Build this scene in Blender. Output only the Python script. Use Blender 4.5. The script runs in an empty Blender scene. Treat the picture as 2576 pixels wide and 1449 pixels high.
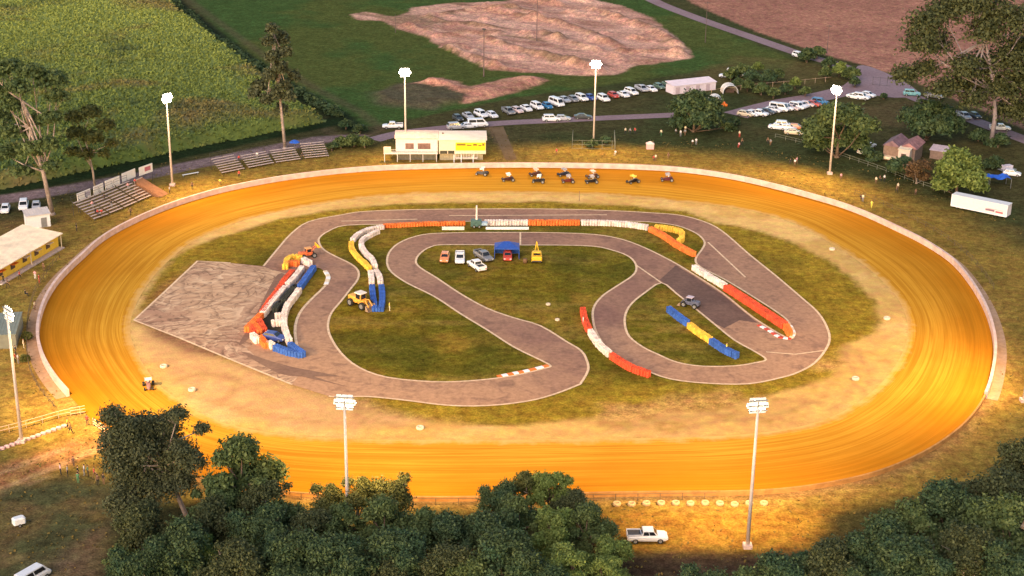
import bpy, bmesh, math, random
import numpy as np
from mathutils import Vector, Matrix, Euler
from mathutils.geometry import tessellate_polygon
random.seed(7); rng = np.random.default_rng(7)
S = bpy.context.scene; COL = S.collection
R = math.radians; PI = math.pi
# ------------------------------------------------------------------ camera
FPX = 3810.0; TH = 21.0; CH = 99.0
_n = FPX/math.tan(R(TH))
_up = Vector((118*_n/9676, _n, FPX)).normalized()
_f = Vector((0, 0, -1)); _Y = (_f-_f.dot(_up)*_up).normalized(); _X = _Y.cross(_up)
RW = Matrix((_X, _Y, _up))            # camera -> world
def P(px, py, z=0.0):                 # point at height z seen at that place of the survey picture
    d = RW @ Vector(((px-1288)/FPX, -(py-724.5)/FPX, -1)); t = (z-CH)/d.z
    return Vector((t*d.x, t*d.y, z))
def PL(pts, z=0.0): return [P(a, b, z) for a, b in pts]
cam = bpy.data.cameras.new('camera'); co = bpy.data.objects.new('camera', cam); COL.objects.link(co)
cam.sensor_width = 36; cam.lens = 36*FPX/2576; cam.clip_start = 1; cam.clip_end = 9000
m4 = RW.to_4x4(); m4.translation = Vector((0, 0, CH)); co.matrix_world = m4; S.camera = co
# ------------------------------------------------------------------ materials
MC = {}
def nodes(m):
    m.use_nodes = True; t = m.node_tree; t.nodes.clear(); return t
def N(t, k, **kw):
    n = t.nodes.new(k)
    for a, v in kw.items():
        if a[0] == '_': n.inputs[a[1:].replace('_', ' ')].default_value = v
        else: setattr(n, a, v)
    return n
def L(t, a, b): t.links.new(a, b)
def mixc(t, fac, a, b, mode='MIX'):
    n = t.nodes.new('ShaderNodeMix'); n.data_type = 'RGBA'; n.blend_type = mode
    for s, v in ((0, fac), (6, a), (7, b)):
        if hasattr(v, 'default_value') or hasattr(v, 'links'): t.links.new(v, n.inputs[s])
        else: n.inputs[s].default_value = v if s == 0 else (*v[:3], 1)
    return n.outputs[2]
def mapr(t, v, a, b, c, d):
    n = t.nodes.new('ShaderNodeMapRange'); t.links.new(v, n.inputs[0])
    for i, x in enumerate((a, b, c, d)): n.inputs[i+1].default_value = x
    return n.outputs[0]
def noise(t, vec, scale, detail=3, rough=.55, dist=0):
    n = t.nodes.new('ShaderNodeTexNoise'); n.inputs['Scale'].default_value = scale; n.inputs['Detail'].default_value = detail
    n.inputs['Roughness'].default_value = rough; n.inputs['Distortion'].default_value = dist
    if vec is not None: t.links.new(vec, n.inputs['Vector'])
    return n.outputs[0]
def pos(t): return t.nodes.new('ShaderNodeNewGeometry').outputs['Position']
def finish(t, col, rough=.8, metal=0, bump=None, bs=.3, bd=.1, spec=.3):
    b = t.nodes.new('ShaderNodeBsdfPrincipled'); o = t.nodes.new('ShaderNodeOutputMaterial')
    if hasattr(col, 'links'): t.links.new(col, b.inputs['Base Color'])
    else: b.inputs['Base Color'].default_value = (*col[:3], 1)
    b.inputs['Roughness'].default_value = rough; b.inputs['Metallic'].default_value = metal
    b.inputs['Specular IOR Level'].default_value = spec
    if bump is not None:
        n = t.nodes.new('ShaderNodeBump'); n.inputs['Strength'].default_value = bs; n.inputs['Distance'].default_value = bd
        t.links.new(bump, n.inputs['Height']); t.links.new(n.outputs[0], b.inputs['Normal'])
    t.links.new(b.outputs[0], o.inputs[0]); return b
def M(name, c, rough=.7, var=.12, scale=2.0, metal=0, spec=.3, emis=0):
    if name in MC: return MC[name]
    m = bpy.data.materials.new(name); t = nodes(m); MC[name] = m
    if emis:
        e = N(t, 'ShaderNodeEmission', _Color=(*c, 1), _Strength=emis); o = N(t, 'ShaderNodeOutputMaterial'); L(t, e.outputs[0], o.inputs[0]); return m
    p = pos(t); n1 = noise(t, p, scale, 4)
    f = mapr(t, n1, .3, .7, 0, 1)
    col = mixc(t, f, [x*(1-var) for x in c], [min(1, x*(1+var)) for x in c])
    finish(t, col, rough, metal, spec=spec); return m
# ------------------------------------------------------------------ mesh builder
class MB:
    def __init__(s): s.v = []; s.f = []; s.m = []; s.mi = 0
    def add(s, vs, fs):
        o = len(s.v); s.v += [tuple(v) for v in vs]; s.f += [tuple(i+o for i in f) for f in fs]; s.m += [s.mi]*len(fs); return s
    def box(s, x0, x1, y0, y1, z0, z1, M4=None):
        vs = [Vector((x, y, z)) for z in (z0, z1) for y in (y0, y1) for x in (x0, x1)]
        if M4: vs = [M4 @ v for v in vs]
        return s.add(vs, [(0, 2, 3, 1), (4, 5, 7, 6), (0, 1, 5, 4), (2, 6, 7, 3), (0, 4, 6, 2), (1, 3, 7, 5)])
    def cbox(s, x0, x1, y0, y1, z0, z1, c=.03, M4=None):   # box with chamfered upright and top edges
        lo = [(x0+c, y0), (x1-c, y0), (x1, y0+c), (x1, y1-c), (x1-c, y1), (x0+c, y1), (x0, y1-c), (x0, y0+c)]
        cx, cy = (x0+x1)/2, (y0+y1)/2; q = lambda a, b, z: Vector((a, b, z))
        vs = [q(a, b, z0) for a, b in lo]+[q(a, b, z1-c) for a, b in lo]+[q(a+(c if a < cx else -c), b+(c if b < cy else -c), z1) for a, b in lo]
        if M4: vs = [M4 @ v for v in vs]
        fs = [(i+k*8, (i+1) % 8+k*8, (i+1) % 8+8+k*8, i+8+k*8) for k in (0, 1) for i in range(8)]
        return s.add(vs, fs+[tuple(range(16, 24)), tuple(range(7, -1, -1))])
    def tube(s, pts, rs, n=8, cap=True):
        pts = [Vector(p) for p in pts]
        if not hasattr(rs, '__len__'): rs = [rs]*len(pts)
        vs = []; ref = None
        for i, p in enumerate(pts):
            d = (pts[min(i+1, len(pts)-1)]-pts[max(i-1, 0)]).normalized()
            if ref is None: ref = Vector((0, 0, 1)) if abs(d.z) < .9 else Vector((1, 0, 0))
            a = d.cross(ref).normalized(); b = d.cross(a); ref = a.cross(d)
            vs += [p+(a*math.cos(2*PI*k/n)+b*math.sin(2*PI*k/n))*rs[i] for k in range(n)]
        fs = [(i*n+k, i*n+(k+1) % n, (i+1)*n+(k+1) % n, (i+1)*n+k) for i in range(len(pts)-1) for k in range(n)]
        if cap: fs += [tuple(range(n-1, -1, -1)), tuple((len(pts)-1)*n+k for k in range(n))]
        return s.add(vs, fs)
    def lathe(s, prof, n=14, c=(0, 0, 0), M4=None, close=False):
        vs = [Vector((c[0]+r*math.cos(2*PI*k/n), c[1]+r*math.sin(2*PI*k/n), c[2]+z)) for r, z in prof for k in range(n)]
        if M4: vs = [M4 @ v for v in vs]
        m = len(prof); fs = [(i*n+k, i*n+(k+1) % n, ((i+1) % m)*n+(k+1) % n, ((i+1) % m)*n+k) for i in range(m if close else m-1) for k in range(n)]
        return s.add(vs, fs)
    def quad(s, a, b, c, d): return s.add([a, b, c, d], [(0, 1, 2, 3)])
    def prism(s, poly, z0, z1):
        n = len(poly); vs = [(p[0], p[1], z0) for p in poly]+[(p[0], p[1], z1) for p in poly]
        s.add(vs, [tuple(range(n, 2*n)), tuple(range(n-1, -1, -1))]+[(i, (i+1) % n, (i+1) % n+n, i+n) for i in range(n)]); return s
    def build(s, name, mats, parent=None, smooth=False, loc=None):
        me = bpy.data.meshes.new(name); me.from_pydata(s.v, [], s.f)
        if not isinstance(mats, (list, tuple)): mats = [mats]
        for m in mats: me.materials.append(m)
        if any(s.m): me.polygons.foreach_set('material_index', s.m)
        if smooth: me.shade_smooth()
        me.validate(); o = bpy.data.objects.new(name, me); COL.objects.link(o)
        if parent: o.parent = parent
        if loc is not None: o.location = loc
        return o
def tag(o, label=None, cat=None, group=None, kind=None):
    if label: o['label'] = label
    if cat: o['category'] = cat
    if group: o['group'] = group
    if kind: o['kind'] = kind
    return o
def empty(name, loc=(0, 0, 0), rz=0, label=None, cat=None, group=None):
    o = bpy.data.objects.new(name, None); COL.objects.link(o); o.location = loc; o.rotation_euler = (0, 0, rz); o.empty_display_size = .3
    return tag(o, label, cat, group)
def dup(root, loc, rz=0, label=None, group=None, scale=None):
    def cp(o, par):
        c = o.copy(); COL.objects.link(c)
        if par: c.parent = par
        for k in o.children: cp(k, c)
        return c
    c = cp(root, None); c.location = loc; c.rotation_euler = (0, 0, rz)
    if scale: c.scale = scale if hasattr(scale, '__len__') else (scale,)*3
    if label: c['label'] = label
    if group: c['group'] = group
    return c
class Proto:                     # first use moves the source itself, later uses copy it
    def __init__(s, fn): s.fn = fn; s.o = None
    def place(s, loc, rz, label, cat, group=None, scale=None):
        if s.o is None:
            s.o = s.fn(); o = s.o; o.location = loc; o.rotation_euler = (0, 0, rz)
            if scale: o.scale = scale if hasattr(scale, '__len__') else (scale,)*3
            s.base = o
        else:
            o = dup(s.o, loc, rz, scale=scale or 1.0)
        for k in ('label', 'category', 'group'):
            if k in o: del o[k]
        return tag(o, label, cat, group)
ORD = ['first', 'second', 'third', 'fourth', 'fifth', 'sixth', 'seventh', 'eighth', 'ninth', 'tenth', 'eleventh', 'twelfth', 'thirteenth', 'fourteenth', 'fifteenth', 'sixteenth', 'seventeenth', 'eighteenth', 'nineteenth', 'twentieth', 'twenty first', 'twenty second', 'twenty third', 'twenty fourth']
def catmull(pts, closed=True, k=6):
    n = len(pts); out = []
    rg = range(n) if closed else range(n-1)
    g = (lambda i: pts[i % n]) if closed else (lambda i: pts[max(0, min(n-1, i))])
    for i in rg:
        a, b, c, d = (Vector((*g(i+j)[:2], 0)) for j in (-1, 0, 1, 2))
        for s in range(k):
            t = s/k
            out.append(.5*((2*b)+(c-a)*t+(2*a-5*b+4*c-d)*t*t+(3*b-a-3*c+d)*t**3))
    if not closed: out.append(Vector((*pts[-1][:2], 0)))
    return out
# ------------------------------------------------------------------ numpy helpers
def vnoise(x, y, s, seed=0):
    g = np.random.default_rng(seed).random((257, 257)); x = x/s+1000.37; y = y/s+1000.73
    xi = np.floor(x).astype(int); yi = np.floor(y).astype(int); fx = x-xi; fy = y-yi
    fx = fx*fx*(3-2*fx); fy = fy*fy*(3-2*fy); a = xi % 256; b = yi % 256
    return (g[a, b]*(1-fx)+g[a+1, b]*fx)*(1-fy)+(g[a, b+1]*(1-fx)+g[a+1, b+1]*fx)*fy
def fbm(x, y, s, seed=0, o=4):
    r = 0; w = 1; t = 0
    for i in range(o): r = r+w*vnoise(x, y, s/2**i, seed+i); t += w; w *= .55
    return r/t
def sdf(X, Y, poly, pad=14):          # signed distance (inside positive), clipped to -pad outside the bounding box
    q = np.array([(p[0], p[1]) for p in poly]); D = np.full(X.shape, -float(pad)); 
    m = (X > q[:, 0].min()-pad) & (X < q[:, 0].max()+pad) & (Y > q[:, 1].min()-pad) & (Y < q[:, 1].max()+pad)
    x = X[m]; y = Y[m]; d = np.full(x.shape, 1e9); ins = np.zeros(x.shape, bool)
    for i in range(len(q)):
        a = q[i]; b = q[(i+1) % len(q)]; e = b-a; t = np.clip(((x-a[0])*e[0]+(y-a[1])*e[1])/(e@e+1e-9), 0, 1)
        d = np.minimum(d, (x-a[0]-t*e[0])**2+(y-a[1]-t*e[1])**2)
        c = ((a[1] > y) != (b[1] > y)); ins ^= c & (x < (b[0]-a[0])*(y-a[1])/((b[1]-a[1]) if b[1] != a[1] else 1e-9)+a[0])
    D[m] = np.where(ins, 1, -1)*np.sqrt(d); return D
def lined(X, Y, pts, pad=14):          # distance to an open line
    D = np.full(X.shape, 1e9); q = np.array([(p[0], p[1]) for p in pts])
    for i in range(len(q)-1):
        a = q[i]; b = q[i+1]; e = b-a; t = np.clip(((X-a[0])*e[0]+(Y-a[1])*e[1])/(e@e+1e-9), 0, 1)
        D = np.minimum(D, (X-a[0]-t*e[0])**2+(Y-a[1]-t*e[1])**2)
    return np.sqrt(D)
def sst(x, a, b): t = np.clip((x-a)/(b-a), 0, 1); return t*t*(3-2*t)
# ================================================================== GROUND
OUT = [(500,501),(433,523),(367,550),(300,583),(253,613),(213,650),(177,683),(147,716),(127,746),(113,776),(105,803),(100,833),(100,860),(107,890),(117,916),(133,943),(152,970),(180,1000),(225,1050),(290,1108),(370,1160),(470,1200),(560,1225),(650,1239),(780,1250),(950,1257),(1159,1259),(1330,1254),(1492,1248),(1692,1245),(1900,1243),(2050,1228),(2200,1196),(2330,1140),(2420,1075),(2470,1010),(2492,940),(2498,870),(2480,795),(2450,736),(2417,690),(2384,656),(2317,613),(2250,580),(2184,549),(2117,523),(2050,503),(1977,483),(1850,453),(1717,434),(1600,427),(1492,424),(1292,422),(1092,425),(950,430),(859,437),(780,446),(700,457),(630,470),(567,483)]
INN = [(859,505),(667,540),(567,572),(480,612),(410,670),(362,730),(336,783),(327,830),(337,870),(360,915),(400,968),(460,1012),(523,1050),(600,1074),(717,1093),(859,1103),(1050,1106),(1250,1106),(1500,1104),(1717,1100),(1900,1090),(2050,1064),(2150,1018),(2215,965),(2255,915),(2278,865),(2284,820),(2275,785),(2250,740),(2184,676),(2084,608),(1984,556),(1850,523),(1717,508),(1600,496),(1450,488),(1250,485),(1092,487),(970,493)]
SND = [(859,527),(700,553),(633,575),(533,606),(470,628),(425,668),(390,715),(345,806),(420,850),(560,905),(690,960),(830,1010),(930,1035),(1100,1062),(1290,1068),(1500,1050),(1700,1030),(1850,1015),(1960,985),(2090,950),(2120,870),(2197,836),(2210,803),(2197,760),(2150,710),(2084,660),(2017,623),(1917,586),(1800,563),(1717,533),(1560,517),(1359,510),(1092,512),(960,518)]
CC = P(1290, 730)
def radial(poly, n):
    q = catmull(PL(poly), True, 8); res = []
    for k in range(n):
        a = 2*PI*k/n; d = Vector((math.cos(a), math.sin(a))); best = 0
        for i in range(len(q)):
            p = q[i].xy-CC.xy; e = q[(i+1) % len(q)].xy-CC.xy-p
            den = d.x*e.y-d.y*e.x
            if abs(den) < 1e-9: continue
            t = (p.x*e.y-p.y*e.x)/den; u = (p.x*d.y-p.y*d.x)/den
            if 0 <= u <= 1 and t > best: best = t
        res.append(best)
    r = np.array(res)
    for _ in range(5): r = (np.roll(r, 1)+2*r+np.roll(r, -1))/4
    return r
NR = 360
RO = radial(OUT, NR); RI = radial(INN, NR)
def ring(k, r): a = 2*PI*k/NR; return Vector((CC.x+r*math.cos(a), CC.y+r*math.sin(a), 0))
outer = [ring(k, RO[k]) for k in range(NR)]; inner = [ring(k, RI[k]) for k in range(NR)]
# ---- clay oval, laid with uv along / across so that the wheel grooves follow the bends
me = bpy.data.meshes.new('clay_track'); vs = []; fs = []; uv = []; NA = 10
for k in range(NR):
    for j in range(NA+1):
        r = RI[k]+(RO[k]-RI[k])*j/NA; p = ring(k, r); vs.append((p.x, p.y, .02))
for k in range(NR):
    for j in range(NA):
        a, b = k*(NA+1)+j, ((k+1) % NR)*(NA+1)+j; fs.append((a, b, b+1, a+1)); uv += [(k/NR, j/NA), ((k+1)/NR, j/NA), ((k+1)/NR, (j+1)/NA), (k/NR, (j+1)/NA)]
me.from_pydata(vs, [], fs); ul = me.uv_layers.new(name='uv'); ul.data.foreach_set('uv', [c for q in uv for c in q])
m = bpy.data.materials.new('orange_clay'); t = nodes(m)
u = N(t, 'ShaderNodeUVMap', uv_map='uv'); sp = N(t, 'ShaderNodeSeparateXYZ'); L(t, u.outputs[0], sp.inputs[0])
def uvn(su, sv, seed, det=2, dist=0):     # noise stretched along the track; circle mapping avoids the seam
    a = N(t, 'ShaderNodeMath', operation='MULTIPLY'); L(t, sp.outputs[0], a.inputs[0]); a.inputs[1].default_value = 2*PI
    c = N(t, 'ShaderNodeMath', operation='COSINE'); s_ = N(t, 'ShaderNodeMath', operation='SINE'); L(t, a.outputs[0], c.inputs[0]); L(t, a.outputs[0], s_.inputs[0])
    cb = N(t, 'ShaderNodeCombineXYZ'); mm = [N(t, 'ShaderNodeMath', operation='MULTIPLY') for _ in range(3)]
    for q, src, k in zip(mm, (c.outputs[0], s_.outputs[0], sp.outputs[1]), (su, su, sv)): L(t, src, q.inputs[0]); q.inputs[1].default_value = k
    ad = N(t, 'ShaderNodeMath', operation='ADD'); L(t, mm[2].outputs[0], ad.inputs[0]); ad.inputs[1].default_value = seed
    L(t, mm[0].outputs[0], cb.inputs[0]); L(t, mm[1].outputs[0], cb.inputs[1]); L(t, ad.outputs[0], cb.inputs[2])
    return noise(t, cb.outputs[0], 1, det, .6, dist)
lane = uvn(1.6, 22, 5, 3); fine = uvn(5, 90, 31, 2); blot = noise(t, pos(t), .06, 4)
grv = mapr(t, lane, .35, .68, 0, 1)
edge = mapr(t, sp.outputs[1], .25, .8, 0, 1)
wob = N(t, 'ShaderNodeMath', operation='ADD'); L(t, edge, wob.inputs[0]); L(t, mapr(t, blot, .3, .7, -.3, .3), wob.inputs[1])
base = mixc(t, wob.outputs[0], (.60, .318, .034), (.49, .188, .010))
c1 = mixc(t, mapr(t, lane, .38, .58, .6, 0), base, (.36, .15, .008)); c1 = mixc(t, mapr(t, uvn(3, 40, 77, 3), .5, .66, 0, .5), c1, (.30, .115, .006))
c2 = mixc(t, mapr(t, fine, .40, .56, .4, 0), c1, (.40, .165, .008))
ev = N(t, 'ShaderNodeMath', operation='ADD'); L(t, sp.outputs[1], ev.inputs[0]); L(t, mapr(t, noise(t, pos(t), .35, 4, .7), .3, .7, -.05, .05), ev.inputs[1])
c3 = mixc(t, mapr(t, ev.outputs[0], .0, .09, .85, 0), c2, (.60, .38, .14))
finish(t, c3, .9, bump=fine, bs=.15, bd=.1, spec=.03)
me.materials.append(m); o = bpy.data.objects.new('clay_track', me); COL.objects.link(o); tag(o, 'bright orange clay oval race track with curved wheel grooves', 'race track', kind='structure')

# ---- land: one sheet, fine where the camera looks, with wide margins to the horizon
xs = np.concatenate([[-4000, -1500, -600, -330], np.arange(-232, 262, 1.1), [360, 650, 1500, 4000]])
ys = np.concatenate([[-1500, -300, 0, 90], np.arange(128, 640, 1.1), [700, 900, 1500, 3000, 6000]])
X, Y = np.meshgrid(xs, ys); nx, ny = len(xs), len(ys)
n1 = fbm(X, Y, 30, 1); n2 = fbm(X, Y, 7, 11); n3 = fbm(X, Y, 3, 21)
C = np.zeros((ny, nx, 3)); SW = 0
def lay(col, w): 
    global C; C = C*(1-w[..., None])+np.array(col)*w[..., None]
wob2 = (n2-.5)*5; wob1 = (n3-.5)*2.4
lay((.070, .062, .024), np.ones_like(X))
lay((.045, .058, .020), sst(n1, .42, .6)*.7)
green = PL([(390,-80),(1600,-80),(1640,10),(1850,90),(2000,150),(1960,190),(1840,165),(1600,205),(1300,245),(1180,270),(940,318),(880,318),(700,225)])
w = sst(sdf(X, Y, green)+wob1, -1, 1.5); lay((.055, .095, .024), w); lay((.095, .098, .024), w*sst(n1, .42, .6)*.65)
plough = PL([(1620,-80),(2800,-80),(2800,420),(2540,310),(2300,205),(2180,165),(2080,140),(1900,78),(1745,10)])
w = sst(sdf(X, Y, plough)+wob1*.6, -1, 1.2); lay((.40, .185, .125), w); lay((.31, .14, .10), w*sst(n1, .45, .65)*.6)
lay((.10, .05, .04), sst(sdf(X, Y, PL([(2500,-80),(2700,-80),(2800,120),(2620,70)]))+wob2, -3, 6)*.8)
ditch = PL([(385,-60),(440,10),(560,105),(640,165),(740,230),(850,290),(890,325)])
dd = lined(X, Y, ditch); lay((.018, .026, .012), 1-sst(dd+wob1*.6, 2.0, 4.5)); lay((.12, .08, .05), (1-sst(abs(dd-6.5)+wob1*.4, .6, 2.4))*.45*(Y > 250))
# yards and verge outside the wall: dry, worn grass
RR = np.hypot(X-CC.x, Y-CC.y); KK = (np.arctan2(Y-CC.y, X-CC.x)/(2*PI)*NR) % NR
ro = np.interp(KK, np.arange(NR+1), np.append(RO, RO[0])); ri = np.interp(KK, np.arange(NR+1), np.append(RI, RI[0]))
dout = RR-ro
lay((.27, .17, .036), (1-sst(dout+wob2*1.6, 12, 26))*.9); lay((.33, .20, .055), (1-sst(dout+wob2, .5, 5))*.75)
lay((.16, .125, .03), (1-sst(dout+wob2*1.6, 3, 30))*sst(n2, .5, .65)*.5)
# infield
infield = sst(-(RR-ri)+0, -1, .2)
lay((.165, .118, .012), infield); lay((.115, .102, .012), infield*sst(n1, .4, .58)*.75); lay((.25, .155, .025), infield*sst(n2, .50, .68)*.7); lay((.26, .18, .04), infield*sst(fbm(X*.25, Y, 4, 43), .55, .68)*.5)
lay((.055, .065, .010), infield*sst(fbm(X, Y, 14, 41), .55, .68)*.5)
ds = sdf(X, Y, PL(SND), 60); w = infield*(1-sst(ds+wob2*.5+wob1*1.1, -1.3, .6)); lay((.57, .355, .115), w); lay((.66, .46, .19), w*sst(n2, .42, .6)*.5); lay((.44, .27, .08), w*sst(fbm(X, Y, 9, 55), .56, .72)*.4); SW = w.copy(); gw = infield*(1-sst(ds+wob2, 5, 16))*sst(ds, -1, 1)*.8; lay((.30, .195, .022), gw); lay((.20, .15, .018), gw*sst(n2, .48, .62)*.7)
tanz = PL([(345,815),(470,855),(620,905),(850,985),(1010,1045),(1150,1055),(900,1090),(560,1060),(400,960)])
lay((.52, .315, .15), sst(sdf(X, Y, tanz)+wob2, -2, 3)*.8)
TW_ = sst(sdf(X, Y, tanz)+wob2, -2, 3)*.6
tan2 = PL([(1500,1015),(1750,1000),(1980,980),(2110,880),(2220,840),(2260,900),(2180,1010),(2000,1075),(1700,1095),(1450,1080)])
w = sst(sdf(X, Y, tan2)+wob2*1.5, -3, 3); lay((.50, .29, .10), w*sst(n2, .36, .56)*.85); lay((.22, .12, .03), w*sst(n3, .58, .7)*.5)
brn = PL([(350,800),(380,730),(440,690),(490,655),(500,690),(430,750)]); lay((.26, .13, .04), sst(sdf(X, Y, brn)+wob1, -1.5, 2)*.9)
brn = PL([(350,812),(430,830),(560,880),(590,905),(470,890),(380,850)]); lay((.20, .10, .06), sst(sdf(X, Y, brn)+wob1, -1, 2)*.8)
# motocross ground
MXP = [(880,36),(920,30),(985,42),(1020,34),(1040,18),(1130,8),(1260,3),(1330,-6),(1460,-8),(1560,14),(1640,45),(1700,95),(1738,128),(1738,146),(1650,160),(1590,166),(1560,186),(1500,192),(1420,188),(1330,182),(1230,176),(1180,150),(1110,118),(1070,92),(1010,76),(960,52),(900,50)]
mx = sdf(X, Y, PL(MXP)); mw = sst(mx+wob1, -.8, 1.0)
MX2 = [(1040,215),(1110,196),(1150,205),(1180,218),(1290,194),(1365,196),(1380,204),(1300,232),(1220,252),(1165,262),(1170,238),(1120,222)]
mx2 = sdf(X, Y, PL(MX2)); mw2 = sst(mx2+wob1, -.8, 1.0)
brn3 = sdf(X, Y, PL([(930,235),(1000,212),(1100,200),(1170,222),(1190,250),(1090,275),(960,262)])); lay((.12, .085, .06), sst(brn3+wob2, -3, 3)*.75)
MXR = []
# graded jumps: rows of earth mounds running along the course
aa = math.radians(-34); U = X*math.cos(aa)+Y*math.sin(aa); V = -X*math.sin(aa)+Y*math.cos(aa)
rdg = np.sin(V/8.5*PI+fbm(X, Y, 30, 61)*14+fbm(X, Y, 9, 62)*3)*sst(fbm(X, Y, 16, 63), .38, .55)
hm = (np.clip(rdg, 0, 1)**1.5*(.5+.8*fbm(U, V*.4, 9, 71))+fbm(U*.4, V, 5, 81)*.6-.25)*.8
Z = np.where(mx > -1, np.clip(hm, 0, 3)*1.7*sst(mx, 0, 4), 0)
for ln_, hh, ww in (([(1480,24),(1560,48),(1640,76),(1700,112)], 2.6, 2.4), ([(1370,86),(1430,108),(1500,128)], 2.2, 2.2), ([(1095,92),(1170,84),(1250,84)], 1.8, 2), ([(1225,100),(1310,128),(1400,150),(1500,178)], 2.4, 2), ([(1125,122),(1185,142),(1245,166)], 2.2, 2), ([(1075,80),(1110,64),(1180,60),(1240,70)], 1.8, 2), ([(1300,40),(1400,56),(1470,80),(1560,118)], 2.0, 2), ([(1560,132),(1640,130),(1715,138)], 1.8, 1.8), ([(1080,40),(1180,28),(1300,24)], 1.6, 2)):
    d_ = lined(X, Y, PL(ln_))+wob1*.5; Z += np.where(mx > 0, .62*hh*np.exp(-(np.maximum(d_, 0)/ww)**2)*(.5+fbm(X, Y, 5, 111)), 0); mxr = (1-sst(d_, .8, ww*1.3))*(mx > 0); MXR.append(mxr)
Z += np.where(mx2 > -1, (fbm(X, Y, 7, 91))*1.6*sst(mx2, 0, 3), 0)+np.where(brn3 > 0, fbm(X, Y, 5, 95)*1.2*sst(brn3, 0, 3), 0)
lay((.58, .31, .225), mw); lay((.36, .18, .125), mw*sst(fbm(U*.25, V, 7, 99), .50, .62)*.8); lay((.66, .39, .29), mw*sst(fbm(U*.3, V, 7, 98), .52, .66)*.6)  # brown streaks carry the shade of the hollows, mixed into the soil
[lay((.27, .15, .10), q_*sst(fbm(X, Y, 4, 121), .3, .6)*.85) for q_ in MXR]
lay((.22, .14, .08), mw*sst(fbm(U*.3, V, 7, 199), .60, .68)*.7)  # deepest brown patches: shaded hollows painted in
lay((.52, .25, .17), mw2); lay((.30, .15, .10), mw2*sst(n2, .5, .65)*.6)
# red soil and tracks bottom left
soil = PL([(190,1372),(235,1330),(300,1285),(330,1275),(320,1300),(262,1350),(205,1392)]); w = sst(sdf(X, Y, soil)+wob1*.7, -.5, 1.5); lay((.30, .12, .065), w); 
soil = PL([(-40,1180),(60,1150),(190,1100),(300,1112),(280,1130),(150,1180),(60,1222),(-40,1260)]); w = sst(sdf(X, Y, soil)+wob1*.7, -1, 1.5); lay((.33, .16, .06), w)
for a, b in (((-40,1250),(250,1128)), ((-40,1262),(120,1200)), ((-40,1205),(160,1130))):
    lay((.50, .30, .14), (1-sst(lined(X, Y, PL([a, b]))+wob1*.15, .2, .9))*.7*(Y < 260))
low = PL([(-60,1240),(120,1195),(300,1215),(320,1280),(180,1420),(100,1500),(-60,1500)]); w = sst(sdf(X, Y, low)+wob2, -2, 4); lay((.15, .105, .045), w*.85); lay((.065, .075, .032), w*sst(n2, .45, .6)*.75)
low = PL([(60,1449),(180,1370),(240,1340),(300,1330),(260,1500),(60,1500)]); lay((.22, .13, .08), sst(sdf(X, Y, low)+wob2, -2, 4)*.5)
front = PL([(1480,1275),(2150,1275),(2150,1400),(1500,1400)]); w = sst(sdf(X, Y, front)+wob2*.7, -1, 3); lay((.27, .145, .025), w*.9)  # orange tone carries the near right lamp's spill, put into the ground
front = PL([(1480,1385),(2300,1385),(2300,1560),(1400,1560)]); w = sst(sdf(X, Y, front)+wob1, -1, 1.5); lay((.065, .040, .025), w*.95)
lay((.22, .14, .06), (1-sst(dout+wob1*.5, .3, 2.5))*(Y < 215)*(X > -50)*(dout > -1)*.8)
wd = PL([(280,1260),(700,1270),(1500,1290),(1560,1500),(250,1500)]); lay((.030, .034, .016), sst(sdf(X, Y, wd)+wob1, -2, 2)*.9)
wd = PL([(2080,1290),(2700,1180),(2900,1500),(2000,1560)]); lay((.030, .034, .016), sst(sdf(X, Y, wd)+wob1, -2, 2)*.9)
for a in ([(1700,1088),(1800,1060),(1920,1050),(2060,1010)], [(1560,1080),(1700,1050),(1850,1040)], [(2115,880),(2150,930),(2140,985),(2090,1030)], [(2135,870),(2185,930),(2170,990)], [(500,1000),(650,1040),(800,1062)], [(860,1000),(960,1060),(1040,1075)], [(920,1000),(900,1040),(930,1085)], [(430,960),(520,940),(600,960),(560,1010)]):
    lay((.36, .21, .09), (1-sst(lined(X, Y, catmull(PL(a), False, 6))+wob1*.2, .1, .9))*.55)
lay((.018, .030, .011), (1-sst(lined(X, Y, PL([(-260,528),(0,478),(150,452),(330,414),(560,364),(740,326),(830,308)]))+wob1*.4, 2.6, 5.0))*(Y > 250))  # dark green band: hedge shadow along the cane edge, painted on the ground
# service lanes worn into the grass
def lane_(pts, hw, col, s=1.0, soft=1.2): lay(col, (1-sst(lined(X, Y, PL(pts))+wob1*.3, hw-soft*.5, hw+soft*.5))*s)
lane_([(-60,512),(120,484),(250,462),(390,436),(470,418),(560,400),(660,380),(800,352),(900,346)], 3.0, (.25, .17, .17), .9)
lane_([(1232,318),(1262,355),(1285,400)], 1.6, (.20, .12, .07), .6)
yard = sdf(X, Y, PL([(1750,180),(1850,140),(2000,150),(2130,180),(2080,215),(1900,232),(1780,228)])); lay((.13, .10, .035), sst(yard+wob2, -2, 3)*.6)
yard = sdf(X, Y, PL([(2060,280),(2280,250),(2400,280),(2360,330),(2220,318),(2100,330)])); lay((.12, .085, .038), sst(yard+wob2, -2, 3)*.7)
yard = sdf(X, Y, PL([(-40,560),(100,545),(200,520),(180,560),(140,610),(60,640),(-40,690)])); lay((.24, .14, .05), sst(yard+wob2, -2, 3)*.6)
yard = sdf(X, Y, PL([(-60,700),(60,660),(170,600),(230,620),(120,700),(80,800),(60,960),(160,1060),(-60,1100)])); lay((.34, .22, .05), sst(yard+wob2, -2, 4)*.8); lay((.20, .15, .03), sst(yard+wob2, -2, 4)*sst(n2, .5, .62)*.6)  # gold tone holds the near left floodlight's pool, put into the ground colour
C *= (.82+.36*n3)[..., None]
vs = np.stack([X, Y, Z], -1).reshape(-1, 3)
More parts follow.
